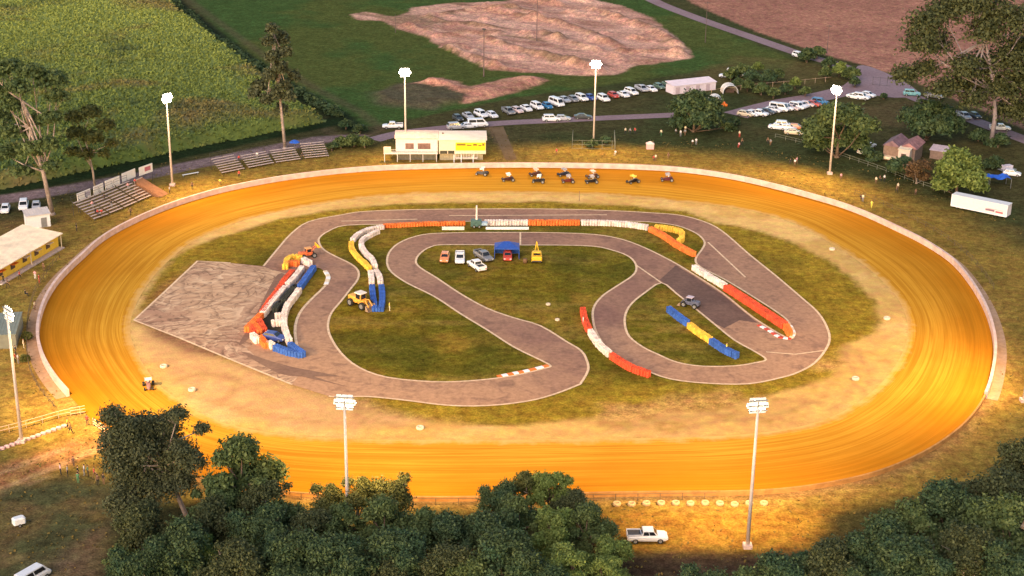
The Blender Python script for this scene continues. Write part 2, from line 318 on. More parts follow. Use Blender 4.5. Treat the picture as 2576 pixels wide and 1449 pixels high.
ii = np.arange(ny-1)[:, None]*nx+np.arange(nx-1)[None]
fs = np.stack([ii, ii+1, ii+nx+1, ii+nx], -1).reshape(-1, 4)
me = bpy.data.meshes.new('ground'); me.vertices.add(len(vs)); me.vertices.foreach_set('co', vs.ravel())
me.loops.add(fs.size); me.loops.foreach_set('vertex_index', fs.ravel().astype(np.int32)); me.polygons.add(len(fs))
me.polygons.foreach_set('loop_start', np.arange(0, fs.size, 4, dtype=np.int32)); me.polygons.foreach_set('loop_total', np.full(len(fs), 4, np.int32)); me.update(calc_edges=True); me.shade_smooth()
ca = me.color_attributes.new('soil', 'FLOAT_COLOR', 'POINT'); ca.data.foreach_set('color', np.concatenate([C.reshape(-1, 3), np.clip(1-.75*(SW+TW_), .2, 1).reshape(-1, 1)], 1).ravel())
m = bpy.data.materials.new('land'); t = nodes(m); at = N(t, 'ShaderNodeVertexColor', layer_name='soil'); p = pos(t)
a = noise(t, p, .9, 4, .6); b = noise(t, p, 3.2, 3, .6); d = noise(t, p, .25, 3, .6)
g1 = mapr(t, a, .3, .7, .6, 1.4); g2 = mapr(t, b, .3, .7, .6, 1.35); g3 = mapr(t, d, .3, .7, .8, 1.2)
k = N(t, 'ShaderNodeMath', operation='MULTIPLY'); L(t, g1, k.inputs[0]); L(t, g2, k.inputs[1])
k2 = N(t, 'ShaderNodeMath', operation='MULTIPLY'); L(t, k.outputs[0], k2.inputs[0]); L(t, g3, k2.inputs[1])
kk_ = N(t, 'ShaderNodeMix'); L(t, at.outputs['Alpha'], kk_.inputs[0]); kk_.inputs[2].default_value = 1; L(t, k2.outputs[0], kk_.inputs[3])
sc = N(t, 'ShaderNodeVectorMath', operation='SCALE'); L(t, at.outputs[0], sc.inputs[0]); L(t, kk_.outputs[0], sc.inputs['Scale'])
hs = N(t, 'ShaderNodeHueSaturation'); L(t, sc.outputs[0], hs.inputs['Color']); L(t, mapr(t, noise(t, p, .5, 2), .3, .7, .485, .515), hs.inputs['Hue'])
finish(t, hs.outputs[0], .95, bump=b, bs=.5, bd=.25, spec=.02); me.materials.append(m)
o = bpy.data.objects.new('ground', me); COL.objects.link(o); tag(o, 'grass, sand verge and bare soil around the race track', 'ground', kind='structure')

# ---- flat sheets
def sheet(name, poly, z, mat, label=None, cat=None, holes=()):
    loops = [[Vector((p[0], p[1], 0)) for p in poly]]+[[Vector((p[0], p[1], 0)) for p in h] for h in holes]
    tr = tessellate_polygon(loops); vs = [(p.x, p.y, z) for l in loops for p in l]
    me = bpy.data.meshes.new(name); me.from_pydata(vs, [], [t_ for t_ in tr]); me.materials.append(mat)
    bm = bmesh.new(); bm.from_mesh(me); bmesh.ops.recalc_face_normals(bm, faces=bm.faces)
    for f in bm.faces:
        if f.normal.z < 0: f.normal_flip()
    bm.to_mesh(me); bm.free()
    o = bpy.data.objects.new(name, me); COL.objects.link(o); return tag(o, label, cat, kind='structure')
def ribbon(mb, pts, hw, z, closed=False):
    n = len(pts); vs = []
    for i in range(n):
        a = pts[(i-1) % n] if closed or i else pts[0]; b = pts[(i+1) % n] if closed or i < n-1 else pts[-1]
        d = (b-a); d = Vector((d.x, d.y, 0)).normalized(); nn = Vector((-d.y, d.x, 0))
        vs += [(pts[i].x+nn.x*hw, pts[i].y+nn.y*hw, z), (pts[i].x-nn.x*hw, pts[i].y-nn.y*hw, z)]
    rg = n if closed else n-1
    mb.add(vs, [(2*i+1, 2*((i+1) % n)+1, 2*((i+1) % n), 2*i) for i in range(rg)])
def road_mat(name, c, c2, dark, s=.05, streak=None):
    m = bpy.data.materials.new(name); t = nodes(m); p = pos(t)
    a = noise(t, p, s, 4, .6, .4); b = noise(t, p, 1.2, 4, .65); d = noise(t, p, .35, 4, .6, .8)
    x = mixc(t, mapr(t, a, .35, .65, 0, 1), c, c2)
    if streak: x = streak(t, p, x); x = mixc(t, mapr(t, d, .5, .72, 0, .6), x, dark)
    g = mapr(t, b, .3, .7, .8, 1.2); v = N(t, 'ShaderNodeVectorMath', operation='SCALE'); L(t, x, v.inputs[0]); L(t, g, v.inputs['Scale'])
    finish(t, v.outputs[0], .88, bump=b, bs=.2, bd=.05, spec=.05); return m
def dusty(t, p, x):      # carried sand, plus paler tan painted in for lamplight, at pan corner and bends
    for (px, py, r_, k_) in ((800, 960, 34, .85), (1150, 990, 24, .5), (1900, 930, 26, .6), (780, 590, 22, .45), (1930, 740, 20, .4)):
        c_ = P(px, py); vd = N(t, 'ShaderNodeVectorMath', operation='DISTANCE'); L(t, p, vd.inputs[0]); vd.inputs[1].default_value = c_
        ns = N(t, 'ShaderNodeMath', operation='MULTIPLY_ADD'); L(t, noise(t, p, .12, 4, .65, .6), ns.inputs[0]); ns.inputs[1].default_value = 30; L(t, vd.outputs['Value'], ns.inputs[2])
        x = mixc(t, mapr(t, ns.outputs[0], r_*.5+12, r_+20, k_, 0), x, (.45, .27, .165))
    return x
tarmac = road_mat('kart_tarmac', (.235, .130, .105), (.34, .20, .14), (.135, .08, .07), .05, dusty)
roadm = road_mat('lilac_road', (.30, .215, .235), (.25, .165, .175), (.20, .14, .13), .05)
newtar = road_mat('dark_tarmac', (.12, .075, .066), (.17, .105, .088), (.09, .06, .055), .12)
KOUT = [(663,670),(700,625),(733,588),(777,558),(859,541),(925,532),(1092,527),(1359,526),(1525,530),(1640,536),(1717,543),(1784,563),(1827,590),(1884,640),(1950,693),(2017,750),(2057,786),(2080,823),(2087,853),(2077,880),(2050,913),(2010,936),(1967,950),(1884,966),(1784,965),(1687,954),(1622,931),(1557,902),(1525,876),(1499,834),(1491,795),(1496,769),(1518,743),(1557,717),(1590,695),(1601,678),(1596,659),(1577,643),(1541,630),(1493,620),(1395,617),(1292,617),(1125,616),(1085,621),(1059,636),(1046,656),(1056,673),(1099,700),(1159,740),(1225,776),(1292,800),(1359,820),(1425,860),(1462,883),(1477,910),(1479,933),(1462,963),(1452,970),(1392,993),(1325,1010),(1225,1021),(1125,1020),(1025,1008),(925,998),(860,1000),(827,997)]
PAD = [(735,968),(600,913),(450,850),(337,806),(417,732),(497,657),(580,662)]
HA = [(1004,564),(873,567),(828,581),(804,598),(803,612),(815,629),(843,645),(882,664),(901,682),(900,703),(882,727),(858,758),(834,787),(825,817),(831,847),(858,889),(903,925),(975,950),(1092,961),(1192,958),(1290,946),(1372,927),(1384,920),(1359,906),(1292,873),(1225,830),(1159,790),(1092,746),(1025,713),(986,686),(974,663),(979,636),(1002,613),(1046,595),(1109,587),(1292,585),(1459,588),(1541,597),(1606,617),(1687,656),(1752,695),(1817,737),(1881,789),(1914,812),(1960,840),(1990,853),(1997,840),(1988,818),(1972,798),(1914,759),(1826,705),(1762,672),(1750,652),(1766,628),(1773,611),(1761,594),(1739,581),(1703,568),(1648,560),(1583,557),(1400,557),(1100,558)]
HB = [(1664,712),(1622,737),(1590,763),(1574,789),(1572,818),(1583,847),(1616,873),(1655,892),(1703,912),(1768,922),(1849,921),(1901,913),(1927,905),(1901,886),(1849,857),(1800,818),(1752,779),(1703,740)]
HC = [(792,672),(816,682),(826,697),(819,718),(795,742),(771,766),(753,790),(743,820),(744,856),(753,886),(764,903),(700,885),(672,868),(682,820),(705,770),(742,730),(775,690)]
def soft(poly, k=3): return catmull(PL(poly), True, k)
ko = soft(KOUT+PAD[:1])[:-6]; koutr = catmull(PL(KOUT), False, 3)+PL(PAD)
ha, hb, hc = soft(HA), soft(HB), soft(HC, 2)
sheet('kart_track', koutr, .03, tarmac, 'winding pinkish grey kart track on the infield', 'kart track', [ha, hb, hc])
# skid pan: worn concrete with looping tyre marks
m = bpy.data.materials.new('skid_concrete'); t = nodes(m); p = pos(t)
wv = N(t, 'ShaderNodeTexWave', wave_type='RINGS', rings_direction='SPHERICAL'); wv.inputs['Scale'].default_value = .16; wv.inputs['Distortion'].default_value = 42; wv.inputs['Detail'].default_value = 3; wv.inputs['Detail Scale'].default_value = .12
mp = N(t, 'ShaderNodeMapping'); L(t, p, mp.inputs[0]); cpt = P(540, 770); mp.inputs['Location'].default_value = (-cpt.x, -cpt.y, 0); L(t, mp.outputs[0], wv.inputs[0])
big = noise(t, p, .05, 3, .6, .5); fn = noise(t, p, .5, 5, .7, 1.5)
x = mixc(t, mapr(t, big, .4, .6, 0, 1), (.50, .325, .21), (.36, .215, .15)); 
def contour(sc_, di, wd_, seedv):
    ad = N(t, 'ShaderNodeVectorMath', operation='ADD'); L(t, p, ad.inputs[0]); ad.inputs[1].default_value = (seedv, seedv*2, 0); n_ = noise(t, ad.outputs[0], sc_, 1, .4, di)
    mm_ = N(t, 'ShaderNodeMath', operation='MULTIPLY'); L(t, n_, mm_.inputs[0]); mm_.inputs[1].default_value = 9; fr_ = N(t, 'ShaderNodeMath', operation='FRACT'); L(t, mm_.outputs[0], fr_.inputs[0]); return mapr(t, fr_.outputs[0], 0, wd_, 1, 0)

def arcs(px, py, fq, wd_, col, x, sd_):
    c_ = P(px, py); vd = N(t, 'ShaderNodeVectorMath', operation='DISTANCE'); L(t, p, vd.inputs[0]); vd.inputs[1].default_value = c_
    w1 = N(t, 'ShaderNodeMath', operation='MULTIPLY_ADD'); L(t, noise(t, p, .06, 2, .5, .3), w1.inputs[0]); w1.inputs[1].default_value = 22; L(t, vd.outputs['Value'], w1.inputs[2])
    w2 = N(t, 'ShaderNodeMath', operation='MULTIPLY'); L(t, w1.outputs[0], w2.inputs[0]); w2.inputs[1].default_value = fq; fr_ = N(t, 'ShaderNodeMath', operation='FRACT'); L(t, w2.outputs[0], fr_.inputs[0])
    ad = N(t, 'ShaderNodeVectorMath', operation='ADD'); L(t, p, ad.inputs[0]); ad.inputs[1].default_value = (sd_, -sd_, 0)
    g_ = N(t, 'ShaderNodeMath', operation='MULTIPLY'); L(t, mapr(t, fr_.outputs[0], 0, wd_, 1, 0), g_.inputs[0]); L(t, mapr(t, noise(t, ad.outputs[0], .13, 3, .6, .5), .46, .60, 0, .8), g_.inputs[1]); return mixc(t, g_.outputs[0], x, col)
for i_, (ax_, ay_, f_) in enumerate(((520, 700, .55), (650, 870, .6), (620, 720, .42), (480, 860, .36), (700, 830, .5), (560, 640, .31), (430, 740, .45), (600, 900, .38))): x = arcs(ax_, ay_, f_, .35, (.17, .10, .07) if i_ % 2 == 0 else (.66, .48, .33), x, i_*37)
x = mixc(t, mapr(t, fn, .52, .66, 0, .7), x, (.11, .065, .05))
x = mixc(t, mapr(t, fn, .32, .42, .5, 0), x, (.50, .34, .22))
finish(t, x, .9, spec=.1); padm = m
pad = PL([(663,672),(760,700),(740,740),(690,800),(668,850),(620,875),(650,905),(760,935),(735,966)]+PAD[1:])
sheet('skid_pan', pad, .042, padm, 'worn concrete skid pan covered in looping tyre marks', 'skid pan')
mudm = road_mat('black_mud', (.035, .035, .025), (.06, .05, .04), (.02, .02, .018), .2)
sheet('mud_bed', catmull(PL([(700,735),(745,715),(752,725),(735,775),(712,800),(714,850),(722,880),(690,866),(655,850),(652,820),(668,775)]), True, 3), .05, mudm, 'dark muddy bed between the tyre walls', 'mud')
rub = road_mat('rubber_streak', (.205, .125, .095), (.25, .155, .11), (.14, .09, .07), .15)
sheet('rubber_marks', catmull(PL([(604,884),(660,902),(740,925),(860,948),(790,948),(880,975),(760,948),(700,940)]), True, 2), .054, rub, 'black rubber streaks laid down past the tyre wall point', 'tyre marks')
sheet('rubber_marks', catmull(PL([(700,690),(722,700),(690,760),(655,810),(628,850),(600,868),(640,800),(672,735)]), True, 3), .052, rub, 'dark rubbered strip running beside the tyre wall', 'tyre marks')
sheet('tarmac_patch', PL([(1660,704),(1700,668),(1752,699),(1817,741),(1881,793),(1905,812),(1860,806),(1822,826),(1800,815),(1752,776),(1703,737)]), .036, newtar, 'dark new tarmac strip on the right straight', 'road')
# painted edge lines
line = M('cream_line', (.66, .48, .32), .7, .25, 1.5)
mb = MB()
def inset(pts, d): 
    out = []; n = len(pts)
    for i in range(n):
        e = pts[(i+1) % n]-pts[i-1]; e = Vector((e.x, e.y, 0)).normalized(); out.append(pts[i]+Vector((-e.y, e.x, 0))*d)
    return out
kk = catmull(PL(KOUT), False, 3); ribbon(mb, kk, .20, .062); ribbon(mb, PL(PAD), .2, .062)
ribbon(mb, ha, .20, .062, True); ribbon(mb, hb, .20, .062, True); ribbon(mb, hc[6:-14], .24, .062)
for a in ([(1781,610),(1875,698)], [(1601,668),(1664,712)], [(1927,886),(2000,892),(2076,882)], [(1130,543),(1527,541)], [(1050,552),(859,557)], [(1309,585),(1309,617)]): ribbon(mb, PL(a), .17, .064)
o = mb.build('painted_lines', line); tag(o, 'cream edge lines painted along the kart track', 'road markings', kind='structure')
# public roads
def road(pts, hw, lab, z=.03, mat=roadm, k=4):
    c = catmull(PL(pts), False, k); mb = MB(); ribbon(mb, c, hw, z); o = mb.build('road', mat); return tag(o, lab, 'road', kind='structure')
road([(1560,-50),(1640,0),(1760,48),(1880,90),(2010,135),(2090,158),(2170,185),(2270,232),(2390,280),(2600,360)], 2.6, 'lilac grey country road running down past the ploughed field')
road([(940,352),(1010,335),(1120,322),(1260,310),(1400,303),(1520,297),(1660,291),(1720,288)], 2.3, 'service lane behind the control building', .034)
road([(1850,290),(1960,262),(2060,244),(2140,225),(2200,206)], 4.0, 'pinkish lane beside the upper right car row', .036)
sheet('forecourt', catmull(PL([(2105,232),(2140,200),(2158,166),(2200,172),(2275,206),(2312,238),(2250,246),(2170,236)]), True, 3), .04, roadm, 'lilac paved forecourt where the lane meets the road', 'forecourt')
sheet('path', PL([(1236,322),(1266,318),(1300,400),(1272,402)]), .03, road_mat('worn_path', (.16, .10, .05), (.20, .13, .07), (.08, .06, .03), .2), 'worn brown path beside the control building', 'path')
# ================================================================== MATERIALS FOR THINGS
white = M('white_paint', (.78, .78, .80), .35, .05); offw = M('off_white', (.72, .66, .60), .6, .1); cream = M('cream_paint', (.75, .62, .45), .6, .1)
black = M('black_rubber', (.02, .02, .02), .7, .2); glass = M('car_glass', (.015, .018, .025), .12, 0, spec=.8); steel = M('grey_steel', (.30, .30, .31), .45, .1, metal=.4)
conc = M('wall_concrete', (.66, .48, .42), .85, .18, .7); dark = M('dark_metal', (.06, .055, .055), .5, .2); timber = M('grey_timber', (.58, .45, .40), .8, .2, 3)
skin = M('skin', (.45, .25, .17), .6, .05); bark = M('pale_bark', (.34, .26, .22), .85, .35, 1.5); bark2 = M('brown_bark', (.14, .09, .06), .9, .3, 2)
red = M('red_paint', (.55, .06, .03), .5, .15); orange = M('orange_paint', (.75, .17, .02), .5, .12); blue = M('blue_paint', (.03, .12, .55), .5, .12); yellow = M('yellow_paint', (.75, .45, .03), .5, .1)
lampglow = M('lamp_glow', (1, .86, .70), emis=40); 
# ================================================================== FLOODLIGHT POLES
def pole_fn(kw, aim, watts):
    def fn():
        r = empty('floodlight_pole')
        mb = MB(); mb.tube([(0, 0, 0), (0, 0, 19.4)], [.26, .15], 10); mb.build('pole', M('pole_steel', (.62, .52, .46), .5, .08), r, True)
        mb = MB(); mb.box(-.55, .55, -.55, .55, 0, .5); mb.build('footing', conc, r)
        ax = Matrix.Rotation(aim, 4, 'Z')
        mb = MB(); [mb.box(-1.2, 1.2, -.06, .06, z_, z_+.1, ax) for z_ in (19.05, 19.73, 20.41)]; mb.box(-.06, .06, -.05, .07, 18.5, 20.3, ax); mb.build('crossarm', steel, r)
        for z in (19.1, 19.78, 20.46):
            for ix in ((-.7, 0, .7) if z != 19.78 else (-1.05, -.35, .35, 1.05)):
                T = ax @ Matrix.Translation((ix, .12, z)) @ Matrix.Rotation(R(-28), 4, 'X')
                mb = MB(); mb.cbox(-.33, .33, 0, .22, -.33, .33, .05, T); h = mb.build('floodlight', M('lamp_housing', (.75, .74, .66), .4, .05), r)  # housing painted pale for the spill of neighbouring lamps
                mb = MB(); mb.add([T @ Vector((.33*math.cos(PI*q/5), .24, .33*math.sin(PI*q/5))) for q in range(10)], [tuple(range(10))])
                g = mb.build('lens', lampglow, h)
        ld = bpy.data.lights.new('lamp', 'SPOT'); ld.energy = watts; ld.color = kw; ld.spot_size = R(140); ld.spot_blend = .8; ld.shadow_soft_size = .8
        lo = bpy.data.objects.new('lamp', ld); COL.objects.link(lo); lo.parent = r
        d = (ax @ Vector((0, 1, 0))).normalized(); lo.location = d*1.0+Vector((0, 0, 19.8)); v = Vector((d.x*26, d.y*26, -19.8)); lo.rotation_euler = v.to_track_quat('-Z', 'Y').to_euler()
        return r
    return fn
WARM = (1, .60, .22)
poles = [((434, 467), 'floodlight pole between the billboards and the wooden bleachers', 27e3), (None, 'floodlight pole rising behind the white control building', 15.5e3), ((1493, 362), 'floodlight pole standing inside the small wire cage beyond the track', 18e3),
         ((2087, 438), 'floodlight pole in front of the round bushy tree, right side', 27e3), ((55, 1112), 'tall floodlight pole on a white footing at the left gate', 40e3), (None, 'floodlight pole rising out of the trees at the bottom', 40e3),
         (None, 'floodlight pole at the near right edge behind tyre row', 34e3), ((2575, 1010), 'floodlight pole at the far right bend of the oval', 34e3)]
tops = {1: (1018, 176), 5: (866, 1005), 6: (1908, 1013)}
for i, (b, lab, w) in enumerate(poles):
    p = P(*b) if b else P(*tops[i], 20.2); p.z = 0
    d = CC.xy-p.xy
    if i in (1, 2): d = Vector(((p.x-CC.x)*-.25, -60))
    if i in (5, 6): d = Vector(((p.x-CC.x)*-.3, 60))
    aim = math.atan2(d.y, d.x)-PI/2
    o = pole_fn(WARM, aim, w)(); o.location = p; tag(o, lab, 'floodlight', 'floodlight poles around the oval')
# ================================================================== OUTER WALL (gate gap at lower left)
def k_of(px, py): q = P(px, py)-CC; return int(round(math.atan2(q.y, q.x)/(2*PI)*NR)) % NR
def wall(k0, k1, lab, h=1.15, th=.5, mat=None):
    n = (k1-k0) % NR; r = empty('track_wall', outer[k0]); mb = MB(); vs = []
    for i in range(n+1):
        k = (k0+i) % NR; a = ring(k, RO[k]+.02); b = ring(k, RO[k]+th)
        vs += [(a.x, a.y, 0), (a.x, a.y, h), (b.x, b.y, h), (b.x, b.y, 0)]
    vs = [(x-outer[k0].x, y-outer[k0].y, z) for x, y, z in vs]
    mb.add(vs, [(4*i+j, 4*i+j+1, 4*i+j+5, 4*i+j+4) for i in range(n) for j in range(3)]+[(0, 1, 2, 3), tuple(4*n+j for j in (3, 2, 1, 0))])
    mb.build('wall', mat or conc, r); tag(r, lab, 'wall')
ka, kb = k_of(178, 1000), k_of(300, 1113)
kr = k_of(2478, 1000)
wall(kr, ka, 'pale concrete safety wall curving round the far side of the oval')
wall(kb, kr, 'low near side wall of the oval, shade put in as dull brown', .7, .3, M('near_wall_shade', (.40, .20, .06), .85, .25, .8))  # dull brown puts the shade of the outer face into the colour
mb = MB(); pp = [ring(k, RO[k]+1.35) for k in range(NR)]; rr = list(range(kr, kr+((ka-kr) % NR)+1)); ribbon(mb, [pp[k % NR] for k in rr], .8, .03)
o = mb.build('path', road_mat('apron', (.44, .29, .20), (.38, .24, .14), (.26, .17, .07), .2)); tag(o, 'narrow pale apron strip behind the track wall', 'path', kind='structure')
# ================================================================== TYRE WALLS
def stack_mesh(mb, x, y, rad, n, th, ph):
    prof = [(rad*.55, 0)]
    for i in range(n): z = i*th; prof += [(rad*.93, z+.02), (rad, z+th*.3), (rad, z+th*.7), (rad*.93, z+th-.02)]
    z = n*th; prof += [(rad*.75, z), (rad*.50, z-.03), (rad*.48, z-.16)]
    mb.lathe(prof, 9, (x, y, 0), None)
tyrec = {'red': (.60, .075, .03), 'orange': (.70, .17, .035), 'white': (.70, .60, .56), 'blue': (.035, .11, .42), 'yellow': (.85, .48, .06), 'black': (.025, .03, .025)}
def tyre_wall(pts, colr, lab, rows=2, n=4):
    q = PL(pts); c = catmull(q, False, 8) if len(q) > 2 else q
    o0 = c[0].copy(); mb = MB(); step = .56; acc = 0; last = None
    for i in range(len(c)-1):
        a, b = c[i], c[i+1]; l = (b-a).length; d = (b-a)/max(l, 1e-6); nn = Vector((-d.y, d.x, 0))
        while acc <= l:
            for r_ in range(rows):
                s = a+d*acc+nn*((r_-(rows-1)/2)*.5)-o0
                stack_mesh(mb, s.x+random.uniform(-.05, .05), s.y+random.uniform(-.07, .07), .29, n, .27, 0)
            acc += step
        acc -= l
    o = mb.build('tyre_wall', M('tyre_'+colr, tyrec[colr], .7, .32, .8), None, False, o0)
    return tag(o, lab, 'tyre wall', 'painted tyre walls on the infield')
TW = [([(967,573),(1060,568),(1110,567),(1172,566)], 'orange', 'orange tyre wall along the top straight, left of the light tower'),
 ([(1222,566),(1328,566)], 'white', 'white tyre wall immediately right of the small light tower'),
 ([(1332,566),(1461,566)], 'orange', 'orange tyre wall between two white runs on the top straight'),
 ([(1465,566),(1560,569),(1632,579)], 'white', 'long white tyre wall at the right end of the top straight'),
 ([(1637,583),(1670,600),(1705,624),(1746,646)], 'orange', 'orange tyre wall slanting down beside the yellow loop'),
 ([(1650,578),(1690,583),(1712,590),(1716,604),(1706,616)], 'yellow', 'yellow tyre wall bent in a triangle loop'),
 ([(963,576),(932,581),(903,594),(887,609)], 'white', 'outer white tyre wall at the top of the forked S barrier'),
 ([(884,616),(886,632),(900,652),(918,668),(931,682)], 'yellow', 'yellow orange curved tyre wall on the left of the S barrier'),
 ([(933,690),(935,704),(935,719)], 'white', 'short white tyre wall above the left blue arm'),
 ([(936,726),(939,755),(944,786)], 'blue', 'left blue arm of the pointed tyre barrier'),
 ([(950,588),(927,599),(911,611),(910,626),(921,643),(936,658),(944,676)], 'white', 'inner white tyre wall curving down the S barrier'),
 ([(946,688),(955,702),(958,719)], 'white', 'short white tyre wall above the right blue arm'),
 ([(960,726),(962,756),(958,786)], 'blue', 'right blue arm of the pointed tyre barrier'),
 ([(1746,680),(1785,704),(1824,727)], 'white', 'white tyre wall running down to the red one beside dark tarmac'),
 ([(1829,731),(1880,764),(1930,797),(1972,825)], 'red', 'long red tyre wall along the right straight'),
 ([(1977,829),(1986,845)], 'orange', 'tiny orange tyre wall at the right hairpin apex'),
 ([(1466,787),(1471,812),(1482,838)], 'red', 'upper red run of the curved tyre wall in the middle infield'),
 ([(1485,843),(1507,874),(1534,899)], 'white', 'middle white run of the curved red tyre wall'),
 ([(1539,903),(1585,932),(1635,950)], 'red', 'lower red run of the curved tyre wall in the middle infield'),
 ([(1682,785),(1708,805),(1731,822)], 'blue', 'upper blue run of the blue and yellow barrier'),
 ([(1735,826),(1758,844),(1786,862)], 'yellow', 'yellow middle run between two blue tyre walls'),
 ([(1790,866),(1822,887),(1856,903)], 'blue', 'lower blue run of the blue and yellow barrier'),
 ([(718,678),(725,660),(742,653),(760,658)], 'yellow', 'cream yellow tyre arc at the top of the left barrier cluster'),
 ([(724,672),(740,668),(752,672)], 'orange', 'small orange tyre run inside the cream arc'),
 ([(764,661),(783,671)], 'white', 'short white tyre run at the top right of the left cluster'),
 ([(736,692),(718,712),(700,738)], 'red', 'upper red run down the outside of the left cluster'),
 ([(696,745),(678,768),(660,795)], 'red', 'middle red run down the outside of the left cluster'),
 ([(656,802),(640,818),(622,836)], 'orange', 'orange run at the outer corner of the left cluster'),
 ([(760,682),(742,706),(722,726)], 'white', 'upper white run of the outer wall in the left cluster'),
 ([(718,732),(690,764),(660,800)], 'white', 'long white run beside the middle red run, left cluster'),
 ([(630,830),(645,846)], 'red', 'first red finger of tyres at the outer corner'), ([(640,826),(656,846)], 'orange', 'orange finger of tyres beside the first red finger'),
 ([(652,816),(666,842)], 'red', 'inner red finger of tyres at the outer corner'),
 ([(636,852),(650,866)], 'white', 'small cream block of tyres below the red fingers'), ([(655,858),(672,878)], 'orange', 'orange tyre block joining the lower blue run'),
 ([(678,872),(690,880)], 'white', 'tiny white tyre run beside the lower blue run'),
 ([(694,882),(728,894),(758,900)], 'blue', 'lower blue run to the bottom point of the left cluster'), ([(731,876),(746,888),(764,900)], 'blue', 'short blue run closing the bottom point of the left cluster'),
 ([(752,738),(738,758),(722,780),(716,800)], 'white', 'inner white run down the track side of the left cluster'), ([(715,806),(716,830),(722,852),(730,868)], 'white', 'lower white run down the track side of the left cluster'),
 ([(712,802),(688,804)], 'white', 'upper white prong pointing left into the left cluster'), ([(712,818),(686,821)], 'white', 'lower white prong pointing left into the left cluster'),
 ([(789,681),(773,704),(754,730)], 'blue', 'upper blue run on the track side of the left cluster'),
 ([(738,735),(725,750),(712,768)], 'black', 'unpainted black tyre heap inside the left cluster'), ([(700,776),(692,788)], 'black', 'small unpainted black tyre heap near the white prongs')]
for a, c, lab in TW: tyre_wall(a, c, lab, 3 if c in ('orange', 'red') and len(a) == 4 and a[0][0] > 1800 else 2, 3 if a[0][0] < 970 and a[0][1] < 740 and a[0][0] > 870 else 4)
# lying marker tyres and the row of half tyres near the bottom
def ring_tyre(rad, m, name='marker_tyre'):
    def fn():
        r = empty(name); mb = MB(); mb.lathe([(rad*.5, 0), (rad*.96, .02), (rad, .12), (rad, .3), (rad*.9, .42), (rad*.55, .44), (rad*.48, .3), (rad*.48, .05)], 18, close=True); mb.build('tyre', m, r, True)
        mb = MB(); mb.lathe([(.01, .04), (rad*.47, .05)], 12); mb.build('soil_fill', M('soil_fill', (.25, .16, .09), .9), r); return r
    return fn
pt = Proto(ring_tyre(.6, M('tyre_marker_white', (.62, .52, .40), .7, .1)))
for x, y, lab in ((412, 924, 'white ring tyre lying at the left inner bend'), (483, 983, 'white ring tyre on pale sand below the skid pan'), (1057, 1079, 'white ring tyre at the middle of the near inner edge'), (2152, 955, 'white ring tyre at the lower right inner edge'), (2093, 629, 'white ring tyre at the upper right inner edge'), (2231, 803, 'dusty ring tyre at the right inner bend'), (1379, 767, 'white ring tyre alone in the central grass'), (1402, 806, 'pale worn ring tyre near the lower central grass')):
    pt.place(P(x, y), 0, lab, 'tyre', 'ring tyres marking the inner edge', .7 if x in (1379, 1402) else None)
pt2 = Proto(ring_tyre(.55, M('tyre_tan', (.55, .38, .2), .8, .2), 'tyre'))
for i in range(11): pt2.place(P(1552+37*i, 1270+random.uniform(-2, 2)), random.random()*6, 'tan tyre, %s from the left in the row along the near wall' % ORD[i], 'tyre', 'tyres in a row along the near wall')
# red and white apex kerbs
def kerb(pts, cols, lab):
    r = empty('apex_kerb', P(*pts[0])); q = catmull(PL(pts), False, 6); q = [v-P(*pts[0]) for v in q]; n = len(q)-1; mbs = [MB(), MB()]
    for i in range(n):
        d = (q[i+1]-q[i]).normalized(); nn = Vector((-d.y, d.x, 0))*.45; a, b = q[i], q[i+1]; mb = mbs[(i//2) % 2]
        mb.add([a-nn, a+nn, b+nn, b-nn, a-nn*.7+Vector((0, 0, .14)), a+nn*.7+Vector((0, 0, .14)), b+nn*.7+Vector((0, 0, .14)), b-nn*.7+Vector((0, 0, .14))], [(4, 5, 6, 7), (0, 1, 5, 4), (1, 2, 6, 5), (2, 3, 7, 6), (3, 0, 4, 7)])
    mbs[0].build('red_block', cols, r); mbs[1].build('white_block', white, r); tag(r, lab, 'kerb', 'kerbs at the hairpin points')
kerb([(1252,948),(1290,940),(1330,932),(1378,920)], orange, 'red and white kerb at the central hairpin point'); kerb([(1908,818),(1935,832),(1960,848),(1990,853)], red, 'red and white kerb around the right hairpin point')
kerb([(1990,850),(1996,838),(1988,820)], cream, 'short cream kerb wrapping the right hairpin tip'); kerb([(818,682),(826,697),(820,716)], cream, 'short pale kerb at the left S bend')
